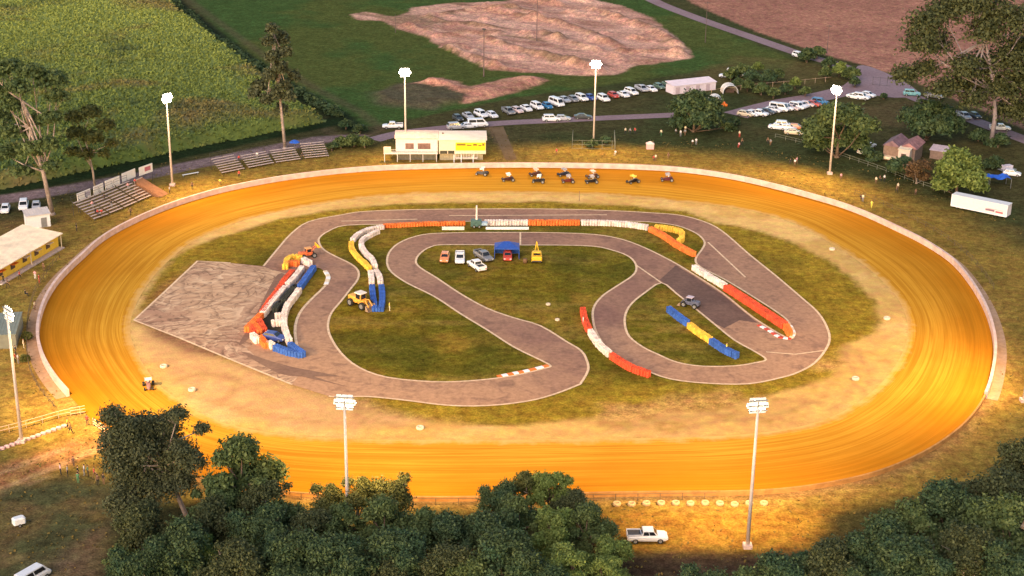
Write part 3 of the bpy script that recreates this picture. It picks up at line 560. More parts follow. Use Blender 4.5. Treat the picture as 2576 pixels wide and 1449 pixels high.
# ================================================================== VEHICLES  (+x is forward)
def wheel(r, x, y, rad=.32, w=.22, name='wheel'):
    mb = MB(); T = Matrix.Translation((x, y, rad)) @ Matrix.Rotation(PI/2, 4, 'X')
    mb.lathe([(rad*.6, -w/2), (rad*.92, -w/2), (rad, -w*.3), (rad, w*.3), (rad*.92, w/2), (rad*.6, w/2)], 14, M4=T)
    mb.mi = 1; mb.lathe([(.01, w/2-.03), (rad*.6, w/2-.01)], 10, M4=T); mb.lathe([(rad*.6, -w/2+.01), (.01, -w/2+.03)], 10, M4=T)
    return mb.build(name, [black, steel], r, True)
SPEC = {  # length, width, hull stations (x, zb, zt), cabin (xb0, xb1, xt0, xt1, zroof)
 'sedan': (4.6, 1.78, [(-2.3, .45, .85), (-2.1, .3, .98), (-1.3, .24, 1.0), (1.0, .24, .98), (1.9, .28, .84), (2.25, .36, .70)], (-1.75, 1.05, -1.05, .35, 1.44)),
 'hatch': (4.0, 1.72, [(-2.0, .4, .9), (-1.85, .28, 1.02), (-.9, .24, 1.02), (.9, .24, 1.0), (1.7, .3, .86), (2.0, .38, .70)], (-1.9, .95, -1.45, .25, 1.48)),
 'suv': (4.7, 1.88, [(-2.35, .5, 1.0), (-2.2, .38, 1.12), (-1, .32, 1.12), (1.1, .32, 1.1), (2.0, .38, 1.0), (2.35, .5, .82)], (-2.2, 1.15, -1.95, .55, 1.80)),
 'ute': (5.2, 1.86, [(-2.6, .55, .98), (-2.5, .45, 1.08), (-.6, .38, 1.08), (1.35, .36, 1.08), (2.3, .42, .98), (2.6, .52, .80)], (-.75, 1.35, -.60, .75, 1.76)),
 'van': (5.3, 1.95, [(-2.65, .5, 1.15), (-2.6, .38, 1.2), (-1, .34, 1.2), (1.9, .34, 1.18), (2.4, .38, 1.02), (2.65, .5, .80)], (-2.6, 2.2, -2.52, 1.45, 2.15))}
def car_fn(kind, c, cn):
    def fn():
        Lg, W, st, (xb0, xb1, xt0, xt1, zr) = SPEC[kind]; paint = M('paint_'+cn, c, .3, .04, spec=.6); r = empty('parked_'+{'sedan': 'car', 'hatch': 'car', 'suv': 'car', 'ute': 'pickup_truck', 'van': 'van'}[kind])
        mb = MB(); hw = W/2; vs = []
        for i, (x, zb, zt) in enumerate(st):
            w = hw*(.86 if i in (0, len(st)-1) else 1); zm = (zb+zt)/2
            vs += [(x, -w*.9, zb), (x, -w, zm-.05), (x, -w*.98, zt-.14), (x, -w*.86, zt), (x, w*.86, zt), (x, w*.98, zt-.14), (x, w, zm-.05), (x, w*.9, zb)]
        n = len(st); fs = [(8*i+k, 8*i+(k+1) % 8, 8*i+8+(k+1) % 8, 8*i+8+k) for i in range(n-1) for k in range(8)]+[tuple(range(8)), tuple(8*(n-1)+k for k in range(7, -1, -1))]
        mb.add(vs, fs); zb = min(zt for _, _, zt in st[1:-1]); zb = st[2][2]-.06; wb, wt = hw*.88, hw*.74
        cab = [(xb0, -wb, zb), (xb1, -wb, zb), (xb1, wb, zb), (xb0, wb, zb), (xt0, -wt, zr-.05), (xt1, -wt, zr-.05), (xt1, wt, zr-.05), (xt0, wt, zr-.05), (xt0+.15, -wt*.88, zr), (xt1-.12, -wt*.88, zr), (xt1-.12, wt*.88, zr), (xt0+.15, wt*.88, zr)]
        mb.add(cab, [(0, 1, 5, 4), (1, 2, 6, 5), (2, 3, 7, 6), (3, 0, 4, 7), (4, 5, 9, 8), (5, 6, 10, 9), (6, 7, 11, 10), (7, 4, 8, 11), (8, 9, 10, 11)])
        if kind == 'ute':
            for y in (-hw*.9, hw*.9-.06): mb.box(-2.52, -.8, y, y+.06, 1.07, 1.30)
            mb.box(-2.58, -2.52, -hw*.9, hw*.9, .9, 1.30)
        body = mb.build('body', paint, r)
        def pane(name, i0, i1, i2, i3, f0, f1, g0, g1):
            a, b, c_, d = (Vector(cab[i]) for i in (i0, i1, i2, i3)); q = lambda u, v: (a*(1-u)+b*u)*(1-v)+(d*(1-u)+c_*u)*v
            nrm = (b-a).cross(d-a).normalized()*.015; m_ = MB(); m_.quad(q(f0, g0)+nrm, q(f1, g0)+nrm, q(f1, g1)+nrm, q(f0, g1)+nrm); m_.build(name, glass, r)
        pane('windscreen', 1, 2, 6, 5, .06, .94, .12, .92); pane('rear_window', 3, 0, 4, 7, .08, .92, .2, .9)
        pane('side_window', 0, 1, 5, 4, .08, .48, .22, .88); pane('side_window', 0, 1, 5, 4, .52, .93, .22, .88); pane('side_window', 2, 3, 7, 6, .07, .48, .22, .88); pane('side_window', 2, 3, 7, 6, .52, .92, .22, .88)
        if kind == 'ute': m_ = MB(); m_.box(-2.5, -.82, -hw*.86, hw*.86, 1.085, 1.12); m_.build('tray', dark, r)
        for x in (-Lg*.30, Lg*.31):
            for y in (-1, 1): wheel(r, x, y*(hw-.1), .33 if kind not in ('ute', 'suv') else .38)
        xh = st[-1][0]
        for y in (-1, 1):
            m_ = MB(); m_.box(xh-.10, xh+.015, y*hw*.66-.17, y*hw*.66+.17, .58 if kind != 'ute' else .68, .74 if kind != 'ute' else .84); m_.build('headlight', M('lamp_lens', (.6, .6, .62), .2, 0), r)
            m_ = MB(); m_.box(st[0][0]-.015, st[0][0]+.1, y*hw*.70-.12, y*hw*.70+.12, .68, .86); m_.build('tail_light', red, r)
        return r
    return fn
CARC = {'white': (.78, .78, .82), 'silver': (.42, .42, .46), 'dark': (.05, .055, .06), 'grey': (.20, .20, .22), 'blue': (.03, .16, .36), 'navy': (.04, .07, .28), 'red': (.50, .07, .05), 'pale': (.66, .52, .52), 'teal': (.16, .38, .42), 'green': (.10, .16, .12), 'cream': (.70, .58, .42), 'orange': (.70, .25, .10)}
CP = {}
def car(kind, cn, px, py, hd, lab, group):
    if (kind, cn) not in CP: CP[kind, cn] = Proto(car_fn(kind, CARC[cn], cn))
    return CP[kind, cn].place(P(px, py), R(hd), lab, 'pickup truck' if kind == 'ute' else 'van' if kind == 'van' else 'car', group)
WD = {'sedan': 'sedan', 'hatch': 'hatchback', 'suv': 'tall wagon', 'ute': 'pickup truck', 'van': 'van'}; CW = {'dark': 'near black', 'pale': 'pale pinkish', 'navy': 'deep blue', 'green': 'dark green', 'grey': 'dark grey'}
def row(cs, name, group, hd, j=6):
    for i, (kind, cn, x, y) in enumerate(cs): car(kind, cn, x, y, hd+random.uniform(-j, j), '%s %s, %s from the left in %s' % (CW.get(cn, cn), WD[kind], ORD[i], name), group).scale = (1.02,)*3
row([('hatch','dark',1152,303),('sedan','silver',1178,297),('suv','white',1210,294),('hatch','white',1238,295),('ute','grey',1279,286),('hatch','pale',1301,283),('sedan','white',1324,278),('suv','white',1351,274),('hatch','blue',1377,272),('van','white',1400,266),('sedan','silver',1419,256),('hatch','grey',1442,255),('suv','white',1463,253),('sedan','navy',1484,250),('suv','white',1518,254),('hatch','red',1543,245),('sedan','white',1568,243),('suv','white',1588,238),('ute','silver',1614,229),('sedan','white',1637,229),('hatch','green',1658,223),('sedan','green',1681,217)],
    'the long row below the motocross ground', 'cars parked in the long upper row', -62)
row([('suv','silver',1148,325),('sedan','white',1178,322),('van','white',1201,319)], 'the short row behind the control building', 'cars behind the control building', 15)
row([('hatch','cream',1874,292),('sedan','white',1889,291),('ute','white',1908,291),('hatch','dark',1930,287),('sedan','white',1946,281),('van','white',1960,279),('suv','white',1976,277),('sedan','pale',1991,276),('suv','white',2005,274),('hatch','white',2017,270),('hatch','pale',2030,268),('sedan','red',2045,266),('suv','blue',2062,263)], 'the right row below the lilac lane', 'cars parked in the right row', -35)
row([('sedan','white',2150,248),('suv','white',2166,250),('hatch','white',2184,244)], 'the small group beside the forecourt', 'cars beside the forecourt', -35)
row([('sedan','white',1956,325),('suv','white',1972,321),('hatch','white',1984,327),('hatch','orange',2003,326),('sedan','cream',1996,338)], 'the cluster left of the round bushy tree', 'cars left of the bushy tree', -15)
row([('hatch','white',14,533),('suv','white',60,525),('hatch','silver',92,526)], 'the group behind the small white shed', 'cars behind the small white shed', -80)
row([('ute','silver',2424,298),('hatch','dark',2452,297)], 'the pair under the big gum tree', 'cars under the big gum tree', -70)
row([('hatch','white',2186,372),('hatch','white',2174,386)], 'the pair beside the stilted house', 'cars beside the house', 40)
for k, c, x, y, h, lab in (('ute','white',988,323,185,'white pickup truck parked beyond the control building at its left end'), ('suv','white',1387,305,5,'white car alone on the service lane'), ('hatch','silver',1416,303,0,'small silver car on the service lane beside the white one'), ('sedan','dark',1466,299,0,'dark car on the service lane just left of the caged pole'),
    ('hatch','white',1826,195,170,'white car beyond the long white shed, left one'), ('van','white',1851,191,-30,'white van beyond the long white shed among small trees'), ('suv','white',2009,145,-60,'white car stopped on the country road by roadside trees'), ('suv','teal',2293,241,-12,'teal car parked on the roadside under gum branches'),
    ('ute','white',2515,328,-5,'white vehicle far right behind the fork of the pale gum trunk'), ('ute','grey',2350,247,-30,'grey pickup parked near the roadside right of the forecourt'), ('hatch','white',2545,442,-20,'white car at the right edge near the blue tarpaulin')): car(k, c, x, y, h, lab, None)
car('ute', 'white', 1627, 1360, 2, 'large white double cab pickup at the bottom beside the trees', None); car('van', 'white', 84, 1462, 58, 'white van with dark windows cut by the bottom left corner', None).scale = (.86,)*3
car('ute', 'white', 1157, 657, -88, 'white pickup facing the camera in the infield vehicle line', 'vehicles on the central grass'); car('ute', 'white', 1199, 676, 118, 'white open tray pickup parked askew on the central grass', 'vehicles on the central grass'); car('hatch', 'orange', 1119, 655, -92, 'small orange red car at the left end of the infield line', 'vehicles on the central grass')
car('ute', 'grey', 1216, 652, -60, 'dark grey pickup left of the blue canopy', 'vehicles on the central grass'); car('hatch', 'red', 1277, 651, -90, 'red car under the front of the blue canopy', 'vehicles on the central grass'); car('hatch', 'navy', 690, 856, -20, 'small blue car stranded inside the left tyre cluster', None)
# open wheel dirt racers
def racer_fn(cn, c, wc):
    def fn():
        r = empty('race_car'); pm = M('racer_'+cn, [q_*.45 for q_ in c], .5, .05, spec=.3); wm = M('wing_'+wc[0], wc[1], .5, .05)
        mb = MB(); vs = []
        for x, w, zb, zt in ((-1.2, .22, .3, .75), (-.8, .34, .22, .85), (0, .34, .2, .72), (.7, .26, .22, .58), (1.25, .12, .28, .42)): vs += [(x, -w, zb), (x, -w, zt-.08), (x, -w*.6, zt), (x, w*.6, zt), (x, w, zt-.08), (x, w, zb)]
        mb.add(vs, [(6*i+k, 6*i+(k+1) % 6, 6*i+6+(k+1) % 6, 6*i+6+k) for i in range(4) for k in range(6)]+[(0, 1, 2, 3, 4, 5), (29, 28, 27, 26, 25, 24)]); mb.build('body', pm, r)
        mb = MB()
        for y in (-.32, .32): mb.tube([(-.85, y, .7), (-.7, y, 1.3), (0, y, 1.3), (.45, y, .6)], .025, 6)
        for x in (-.7, 0): mb.tube([(x, -.32, 1.3), (x, .32, 1.3)], .025, 6)
        mb.build('roll_cage', dark, r)
        mb = MB(); mb.box(-.75, .05, -.5, .5, 1.42, 1.46, Matrix.Rotation(R(8), 4, 'Y')); mb.box(-.8, .1, -.54, -.51, 1.25, 1.58, Matrix.Rotation(R(8), 4, 'Y')); mb.box(-.8, .1, .51, .54, 1.25, 1.58, Matrix.Rotation(R(8), 4, 'Y')); mb.build('roof_wing', wm, r)
        mb = MB(); mb.lathe([(.01, .17), (.1, .14), (.14, 0), (.12, -.12), (.05, -.16)], 10, (-.35, 0, 1.02)); mb.build('helmet', white, r, True)
        for x, y, q, w in ((-.95, -.72, .36, .36), (-.95, .74, .38, .42), (.95, -.62, .28, .2), (.95, .62, .28, .2)): wheel(r, x, y, q, w)
        mb = MB(); mb.tube([(-.95, -.7, .36), (-.95, .7, .36)], .04, 6); mb.tube([(.95, -.6, .28), (.95, .6, .28)], .035, 6); mb.build('axle', dark, r); return r
    return fn
WH = ('white', (.75, .72, .7)); YE = ('yellow', (.8, .65, .1)); PK = ('pale', (.75, .5, .42)); RD = ('red', (.5, .05, .03)); GY = ('grey', (.35, .34, .38))
for x, y, cn, c, w, h, lab in ((1212,440,'grey',(.16,.16,.18),WH,165,'grey and white dirt racer leading the pack at the far left'), (1277,455,'maroon',(.12,.03,.02),WH,190,'white winged dark racer second in the pack, lower lane'), (1346,442,'brown',(.15,.05,.03),PK,195,'pale winged maroon racer running beside the wall'), (1354,459,'black',(.03,.02,.02),WH,175,'white winged black racer just below the maroon one'),
    (1417,442,'navy',(.03,.04,.08),GY,200,'grey winged dark blue racer beside the wall'), (1428,459,'redblack',(.25,.03,.02),GY,185,'red flanked racer just below the dark blue one'), (1489,447,'rust',(.25,.08,.03),PK,200,'rust coloured racer, upper one of the central pair'), (1487,460,'black',(.03,.02,.02),GY,190,'black racer, lower one of the central pair'),
    (1591,460,'black',(.03,.02,.02),YE,215,'yellow winged black racer running second last'), (1677,455,'crimson',(.22,.04,.06),GY,180,'crimson and grey racer last in the pack at right')):
    o = racer_fn(cn+lab[:3], c, w)(); o.location = P(x, y); o.rotation_euler = (0, 0, R(h)); o.scale = (1.1,)*3; tag(o, lab, 'race car', 'race cars on the far straight')
o = racer_fn('pinkw', (.7, .35, .33), WH)(); o.location = P(374, 976); o.rotation_euler = (0, 0, R(-75)); tag(o, 'pink and white racer alone on the near left bend', 'race car')
# loader, tractor, tow truck, trailer
def loader(px, py, rz, body, cabm, lab, name, arm=2, s=1):
    r = empty(name, P(px, py), R(rz), lab, name.replace('_', ' ')); r.scale = (s,)*3
    mb = MB(); mb.cbox(-2.6, -.3, -.75, .75, .9, 1.9, .15); mb.cbox(-.3, 1.2, -.6, .6, .8, 1.5, .1); mb.build('body', body, r)
    mb = MB(); mb.cbox(-.7, .7, -.68, .68, 1.5, 2.65, .06); cb = mb.build('cab', body, r)
    mb = MB(); mb.cbox(-.85, .85, -.8, .8, 2.65, 2.8, .05); mb.build('roof', cabm, cb)
    for a in ((.71, .72, -.55, .55), (-.72, -.71, -.55, .55)): mb = MB(); mb.box(*a, 1.7, 2.55); mb.build('window', glass, cb)
    for y in (-.70, .69): mb = MB(); mb.box(-.55, .55, y, y+.01, 1.7, 2.55); mb.build('window', glass, cb)
    for y in (-.45, .45): mb = MB(); mb.tube([(.3, y, 1.3), (1.6, y, 1.7 if arm == 2 else 2.6), (2.5, y, .7 if arm == 2 else 3.1)], .12, 6); mb.build('lift_arm', body, r)
    mb = MB(); z = .1 if arm == 2 else 2.7; mb.add([(2.3, -1.1, z), (2.3, 1.1, z), (2.3, 1.1, z+1), (2.3, -1.1, z+1), (3.2, -1.1, z), (3.2, 1.1, z), (2.9, 1.1, z+.12), (2.9, -1.1, z+.12)], [(0, 1, 2, 3), (0, 4, 5, 1), (0, 3, 4), (1, 5, 2)]); mb.build('bucket', M('bucket_steel', (.35, .24, .16), .6, .2) if arm == 2 else yellow, r)
    for x in (-1.7, 1.3):
        for y in (-.95, .95): wheel(r, x, y, .72, .5)
    mb = MB(); mb.tube([(-1.6, .3, 1.9), (-1.6, .3, 2.6)], .06, 6); mb.build('exhaust', dark, r); return r
loader(908, 772, -42, M('loader_yellow', (.75, .36, .06), .5, .2), offw, 'tan yellow wheel loader beside the blue tyre arms', 'wheel_loader', 2, 1.0)
loader(776, 648, 28, M('tractor_orange', (.62, .14, .05), .5, .2), M('roof_orange', (.75, .35, .12), .5, .1), 'orange tractor with its yellow bucket raised at the left bend', 'loader_tractor', 3, .72)
loader(1735, 772, 150, M('tractor_grey', (.10, .11, .17), .5, .2), M('roof_lilac', (.5, .42, .5), .5, .1), 'small dark tractor parked beside the dark tarmac strip', 'tractor', 2, .7)
r = empty('tow_truck', P(1350, 655), R(-90), 'yellow tow truck facing the camera at the right of the canopy', 'tow truck', 'vehicles on the central grass')
mb = MB(); mb.cbox(.3, 2.3, -1.0, 1.0, .5, 1.5, .18); mb.cbox(-2.3, .3, -.95, .95, .6, .95, .05); mb.build('body', yellow, r); mb = MB(); mb.cbox(.2, 1.5, -.85, .85, 1.5, 2.15, .15); cb = mb.build('cab', yellow, r)
mb = MB(); mb.box(1.5, 1.52, -.7, .7, 1.55, 2.0); mb.build('windscreen', glass, cb)
for y in (-.9, .89): mb = MB(); mb.box(.4, 1.3, y*.96, y*.96+.02, 1.55, 2.0); mb.build('side_window', glass, cb)
mb = MB(); mb.tube([(-.6, -.5, .9), (-2.4, 0, 3.0)], .09, 6); mb.tube([(-.6, .5, .9), (-2.4, 0, 3.0)], .09, 6); mb.tube([(-2.4, 0, 3.0), (-2.4, 0, 1.4)], .03, 6); mb.build('jib', yellow, r)
mb = MB(); mb.cbox(2.3, 2.42, -.9, .9, .55, .8, .03); mb.build('bumper', dark, r)
for x in (-1.5, 1.5):
    for y in (-.85, .85): wheel(r, x, y, .42, .3)
# blue canopy
r = empty('canopy_tent', P(1275, 645), R(0), 'blue pop up canopy over the red car on the central grass', 'canopy')
mb = MB(); mb.add([(-2.4, -1.6, 2.2), (2.4, -1.6, 2.2), (2.4, 1.6, 2.2), (-2.4, 1.6, 2.2), (-.5, 0, 3.1), (.5, 0, 3.1), (-2.4, -1.6, 1.95), (2.4, -1.6, 1.95), (2.4, 1.6, 1.95), (-2.4, 1.6, 1.95)], [(0, 1, 5, 4), (1, 2, 5), (2, 3, 4, 5), (3, 0, 4), (0, 1, 7, 6), (1, 2, 8, 7), (2, 3, 9, 8), (3, 0, 6, 9)]); mb.build('canopy', M('canopy_blue', (.02, .07, .34), .7, .15), r)
for x in (-2.35, 2.35):
    for y in (-1.55, 1.55): mb = MB(); mb.tube([(x, y, 0), (x, y, 2.1)], .05, 6); mb.build('leg', blue, r)
mb = MB(); mb.box(-2.36, -2.33, -1.5, 1.5, .1, 2.0); mb.box(2.33, 2.36, -1.5, 1.5, .1, 2.0); mb.box(-2.3, 2.3, 1.5, 1.53, .1, 2.0); mb.build('side_wall', blue, r)
r = MB(); r.lathe([(.01, 0), (.38, 0), (.45, .4), (.40, .8), (.36, .85), (.01, .84)], 12); o = r.build('rubbish_drum', M('drum_brown', (.16, .09, .05), .8, .3), None, True, P(1321, 661)); tag(o, 'brown drum standing right of the blue canopy', 'drum')
# light tower and sign boards on the top straight
r = empty('light_tower', P(1199, 571), 0, 'white mast on a dark green cabinet in the gap of the tyre wall', 'light tower'); mb = MB(); mb.tube([(0, 0, 1.2), (0, 0, 4.6)], [.22, .16], 8); mb.build('mast', offw, r)
mb = MB(); mb.cbox(-1.2, 1.0, -.7, .7, .3, 1.6, .08); mb.build('cabinet', M('cabinet_green', (.06, .12, .11), .5, .2), r); mb = MB(); mb.box(.9, 2.2, -.5, .5, .5, 1.1); mb.build('drawbar_box', M('pale_blue', (.3, .42, .55), .5, .1), r)
for x in (-.5, .6): wheel(r, x, -.75, .3, .2); wheel(r, x, .75, .3, .2)
def board(px0, py0, px1, py1, z0, z1, mat, lab, posts=True, name='sign_board', writing=None, cat='sign'):
    a, b = P(px0, py0), P(px1, py1); l = (b-a).length; r = empty(name, a, math.atan2(b.y-a.y, b.x-a.x), lab, cat)
    mb = MB(); mb.box(0, l, -.05, .05, z0, z1); mb.build('panel', mat, r)
    for x in (.1, l-.16): mb = MB(); mb.box(x, x+.06, .052, .12, 0, z1-.05); mb.build('post', dark, r)
    for (u0, u1, v0, v1, m_) in writing or (): mb = MB(); mb.box(l*u0, l*u1, -.062, -.053, z0+(z1-z0)*v0, z0+(z1-z0)*v1); mb.build('lettering', m_, r)
    return r
board(1112, 579, 1168, 579, .05, .75, offw, 'white board standing against the orange tyre wall'); board(1222, 578, 1330, 578, .05, .6, white, 'long white board in front of the white tyre wall')
# ================================================================== BUILDINGS
yel = M('sign_yellow', (.80, .60, .02), .5, .08); brown = M('dark_opening', (.10, .06, .045), .6, .2); roofm = M('roof_sheet', (.62, .55, .52), .5, .12, .8); pinkr = M('pink_roof', (.30, .15, .15), .8, .4, .8)
def frame_at(px0, py0, px1, py1): a, b = P(px0, py0), P(px1, py1); return a, math.atan2(b.y-a.y, b.x-a.x), (b-a).length
def bx(parent, name, mat, *a, mk=None):
    mb = MB(); mb.box(*a); o = mb.build(name, mat, parent); return o
def boxroof(name, parent, mat, x0, x1, y0, y1, z, rise=.5, over=.25, th=.12):   # low mono pitch roof
    mb = MB(); vs = [(x0-over, y0-over, z), (x1+over, y0-over, z), (x1+over, y1+over, z+rise), (x0-over, y1+over, z+rise)]; mb.add(vs+[(a, b, c+th) for a, b, c in vs], [(3, 2, 1, 0), (4, 5, 6, 7), (0, 1, 5, 4), (1, 2, 6, 5), (2, 3, 7, 6), (3, 0, 4, 7)])
    n = int((x1-x0+2*over)/.5)
    for i in range(n+1): x = x0-over+i*(x1-x0+2*over)/n; mb.add([(x-.03, y0-over, z+th+.002), (x+.03, y0-over, z+th+.002), (x+.03, y1+over, z+rise+th+.002), (x-.03, y1+over, z+rise+th+.002), (x, y0-over, z+th+.05), (x, y1+over, z+rise+th+.05)], [(0, 4, 5, 3), (4, 1, 2, 5)])
    return mb.build(name, mat, parent)
# control building
a, rz, l = frame_at(996, 405, 1223, 405); r = empty('control_building', a, rz, 'two storey white control building with yellow sign beside the far straight', 'building'); k = l/227
X_ = lambda px: (px-996)*k
bx(r, 'lower_wall', M('lower_wall', (.16, .15, .12), .8, .3), X_(1000), X_(1100), 1.0, 5.5, 0, 2.0); bx(r, 'upper_wall', offw, X_(996), X_(1101), .6, 6.5, 2.15, 5.2); bx(r, 'block', cream, X_(1104), X_(1222), 0, 6.5, 1.7, 5.0)
bx(r, 'block_base', M('base_wall', (.40, .34, .22), .8, .2), X_(1106), X_(1215), .8, 6, 0, 1.7)
boxroof('roof', r, M('roof_left', (.60, .46, .42), .6, .15, .7), X_(996), X_(1100), .6, 6.5, 5.22, .25); boxroof('roof', r, M('roof_right', (.78, .66, .56), .6, .08, .7), X_(1104), X_(1222), 0, 6.5, 5.02, .35)
for x0, x1 in ((1020, 1041), (1051, 1083)): w = bx(r, 'window', M('window_brown', (.20, .12, .10), .3, .3), X_(x0), X_(x1), .55, .59, 2.7, 4.1); bx(w, 'frame', offw, X_(x0)-.08, X_(x1)+.08, .56, .585, 4.1, 4.2)
bx(r, 'deck', offw, X_(966), X_(1101), -.9, .57, 1.9, 2.12)
for x in (968, 1000, 1032, 1064, 1098): bx(r, 'deck_post', offw, X_(x)-.07, X_(x)+.07, -.85, -.71, 0, 1.9)
mb = MB()
for i in range(28): x = X_(967)+i*(X_(1100)-X_(967))/27; mb.box(x-.025, x+.025, -.88, -.83, 2.12, 2.9)
mb.box(X_(966), X_(1101), -.9, -.81, 2.9, 2.97); mb.build('railing', offw, r)
bx(r, 'stair_box', cream, X_(966), X_(984), -.8, .5, 2.13, 3.3)
s_ = bx(r, 'sign_panel', yel, X_(1146), X_(1221), -.08, -.01, 2.55, 4.45)

for x0, x1, z0, z1 in ((1149, 1171, 3.75, 4.2), (1174, 1186, 3.65, 3.95), (1190, 1200, 3.7, 4.15), (1203, 1211, 3.6, 3.9), (1213, 1218, 3.7, 4.25)): bx(s_, 'lettering', M('sign_dark', (.22, .14, .02), .6), X_(x0), X_(x1), -.10, -.082, z0, z1)
for x0, x1 in ((1107, 1125), (1127, 1143)): bx(r, 'window', M('window_dark', (.07, .07, .05), .2, .2), X_(x0), X_(x1), -.05, -.01, 1.75, 2.5)
mb = MB()
for x in np.linspace(X_(1146), X_(1200), 9): mb.box(x-.04, x+.04, -1.1, -1.02, 1.0, 2.3); 
mb.box(X_(1145), X_(1201), -1.12, -1.0, 2.3, 2.38); mb.box(X_(1145), X_(1201), -1.15, -.1, .9, 1.0); mb.build('balcony', offw, r)
for x in (1142, 1160, 1190): bx(r, 'balcony_post', white, X_(x)-.1, X_(x)+.1, -1.3, -1.12, 0, 1.9)
bx(r, 'vent', brown, X_(1112), X_(1116), 4.2, 4.6, 5.3, 5.6)
# left canteen, set along the wall
a, rz, l = frame_at(-12, 716, 148, 622); r = empty('canteen', a, rz, 'low cream roofed canteen with yellow front at the left edge', 'building')
bx(r, 'wall', M('yellow_wall', (.78, .50, .05), .6, .1), 0, l, 0, 7.5, 0, 2.7); boxroof('roof', r, M('cream_roof', (.84, .68, .50), .6, .18, .5), 0, l, -.7, 7.5, 2.75, .9, .3)
for i in range(5): w = bx(r, 'serving_hatch', brown, 1.2+i*l/5.4, 2.6+i*l/5.4, -.04, -.01, 1.0, 2.0); bx(w, 'awning', orange if i < 2 else cream, 1.1+i*l/5.4, 2.7+i*l/5.4, -.9, -.05, 2.05, 2.12)
for x in (.2, l/2, l-.2): bx(r, 'verandah_post', cream, x-.07, x+.07, -.85, -.71, 0, 2.72)
bx(r, 'deck', timber, .1, l-.1, -1.4, -.06, .02, .22)
a, rz, l = frame_at(70, 577, 128, 569); r = empty('small_shed', a, rz, 'small white shed with a skillion roof behind the canteen', 'shed'); bx(r, 'wall', white, 0, l, 0, 3.0, 0, 2.6); boxroof('roof', r, roofm, 0, l, 0, 3.0, 2.62, -.0+.5, .2); bx(r, 'door', steel, l*.6, l*.85, -.04, -.01, .05, 2.0)
a, rz, l = frame_at(-30, 880, 42, 876); r = empty('grey_shed', a, rz, 'flat grey green shed roof at the left edge behind the near pole', 'shed'); gr = M('grey_green_roof', (.22, .24, .20), .6, .1, .8); bx(r, 'wall', M('shed_wall', (.2, .2, .16), .7), 0, l, 0, 9, 0, 2.4); boxroof('roof', r, gr, 0, l, 0, 9, 2.42, .3, .1)
# long white shed at the top, trailer billboard at the right
a, rz, l = frame_at(1694, 238, 1800, 226); r = empty('long_shed', a, rz, 'long low white shed at the end of the upper car row', 'shed'); bx(r, 'wall', M('lilac_white', (.66, .58, .66), .6, .08), 0, l, 0, 4, 0, 2.2); boxroof('roof', r, M('lilac_roof', (.72, .62, .68), .5, .08, .8), 0, l, 0, 4, 2.22, .6, .2)
for i in range(4): bx(r, 'door', M('shed_door', (.45, .36, .42), .6), .7+i*l/4.2, 2.0+i*l/4.2, -.04, -.01, .05, 1.9)
a, rz, l = frame_at(2391, 523, 2531, 552); r = empty('trailer_billboard', a, rz, 'long white trailer with dark and red lettering at the right', 'trailer'); pw = M('pinkish_white', (.80, .68, .68), .5, .06); bx(r, 'body', pw, 0, l, 0, 2.4, .5, 2.95); bx(r, 'rim', white, -.06, l+.06, -.05, 2.45, 2.95, 3.05)
mb = MB(); mb.box(-.04, .12, -.06, -.005, .5, 2.94); mb.box(l-.12, l+.04, -.06, -.005, .5, 2.94); mb.box(.12, l-.12, -.06, -.005, .45, .6); mb.build('frame', white, r)
bx(r, 'lettering', M('letter_grey', (.25, .13, .18), .6), l*.62, l*.78, -.03, -.005, 1.1, 1.5); bx(r, 'lettering', M('letter_red', (.5, .12, .14), .6), l*.80, l*.93, -.03, -.005, 1.0, 1.35); bx(r, 'lettering', M('letter_pink', (.6, .38, .42), .6), l*.64, l*.93, -.03, -.005, 1.56, 1.68)
for x in (1.2, 2.2, l-2.6, l-1.6): wheel(r, x, .5, .42, .3); wheel(r, x, 1.9, .42, .3)
# stilted house with tower room
a, rz, l = frame_at(2217, 404, 2300, 416); r = empty('house', a, rz, 'old pink roofed house with a pale front room at the right', 'house'); hw_ = M('house_wall', (.24, .16, .12), .8, .2); bx(r, 'wall', hw_, 0, l*.95, 1, 8.5, 0, 3.6)
for k_ in range(2):
    x0, x1 = (0, l*.5) if k_ == 0 else (l*.5, l); mb = MB(); xm = (x0+x1)/2; mb.add([(x0-.3, .7, 3.55), (x0-.3, 8.8, 3.55), (xm, 8.8, 4.9), (xm, .7, 4.9), (x1+.1, .7, 3.55), (x1+.1, 8.8, 3.55)], [(0, 3, 2, 1), (3, 4, 5, 2), (0, 4, 3), (1, 2, 5)]); mb.build('roof', pinkr if k_ else M('purple_roof', (.22, .13, .15), .7, .35, .8), r)
rm = bx(r, 'front_room', M('front_room', (.70, .54, .44), .7, .1), l*.52, l*.86, -1.2, .98, 0, 3.6); bx(rm, 'window', brown, l*.61, l*.76, -1.24, -1.205, 1.5, 2.7); boxroof('front_roof', rm, cream, l*.52, l*.86, -1.2, .98, 3.62, .2, .15); bx(r, 'verandah', cream, .1, l*.45, -.2, .98, .6, 1.2)
a, rz, l = frame_at(2338, 398, 2378, 404); r = empty('garden_shed', a, rz, 'small lilac roofed shed right of the old house', 'shed'); bx(r, 'wall', hw_, 0, l, 0, 3, 0, 2.0); boxroof('roof', r, M('lilac_sheet', (.50, .40, .44), .6, .2, .8), 0, l, 0, 3, 2.02, .6, .2)
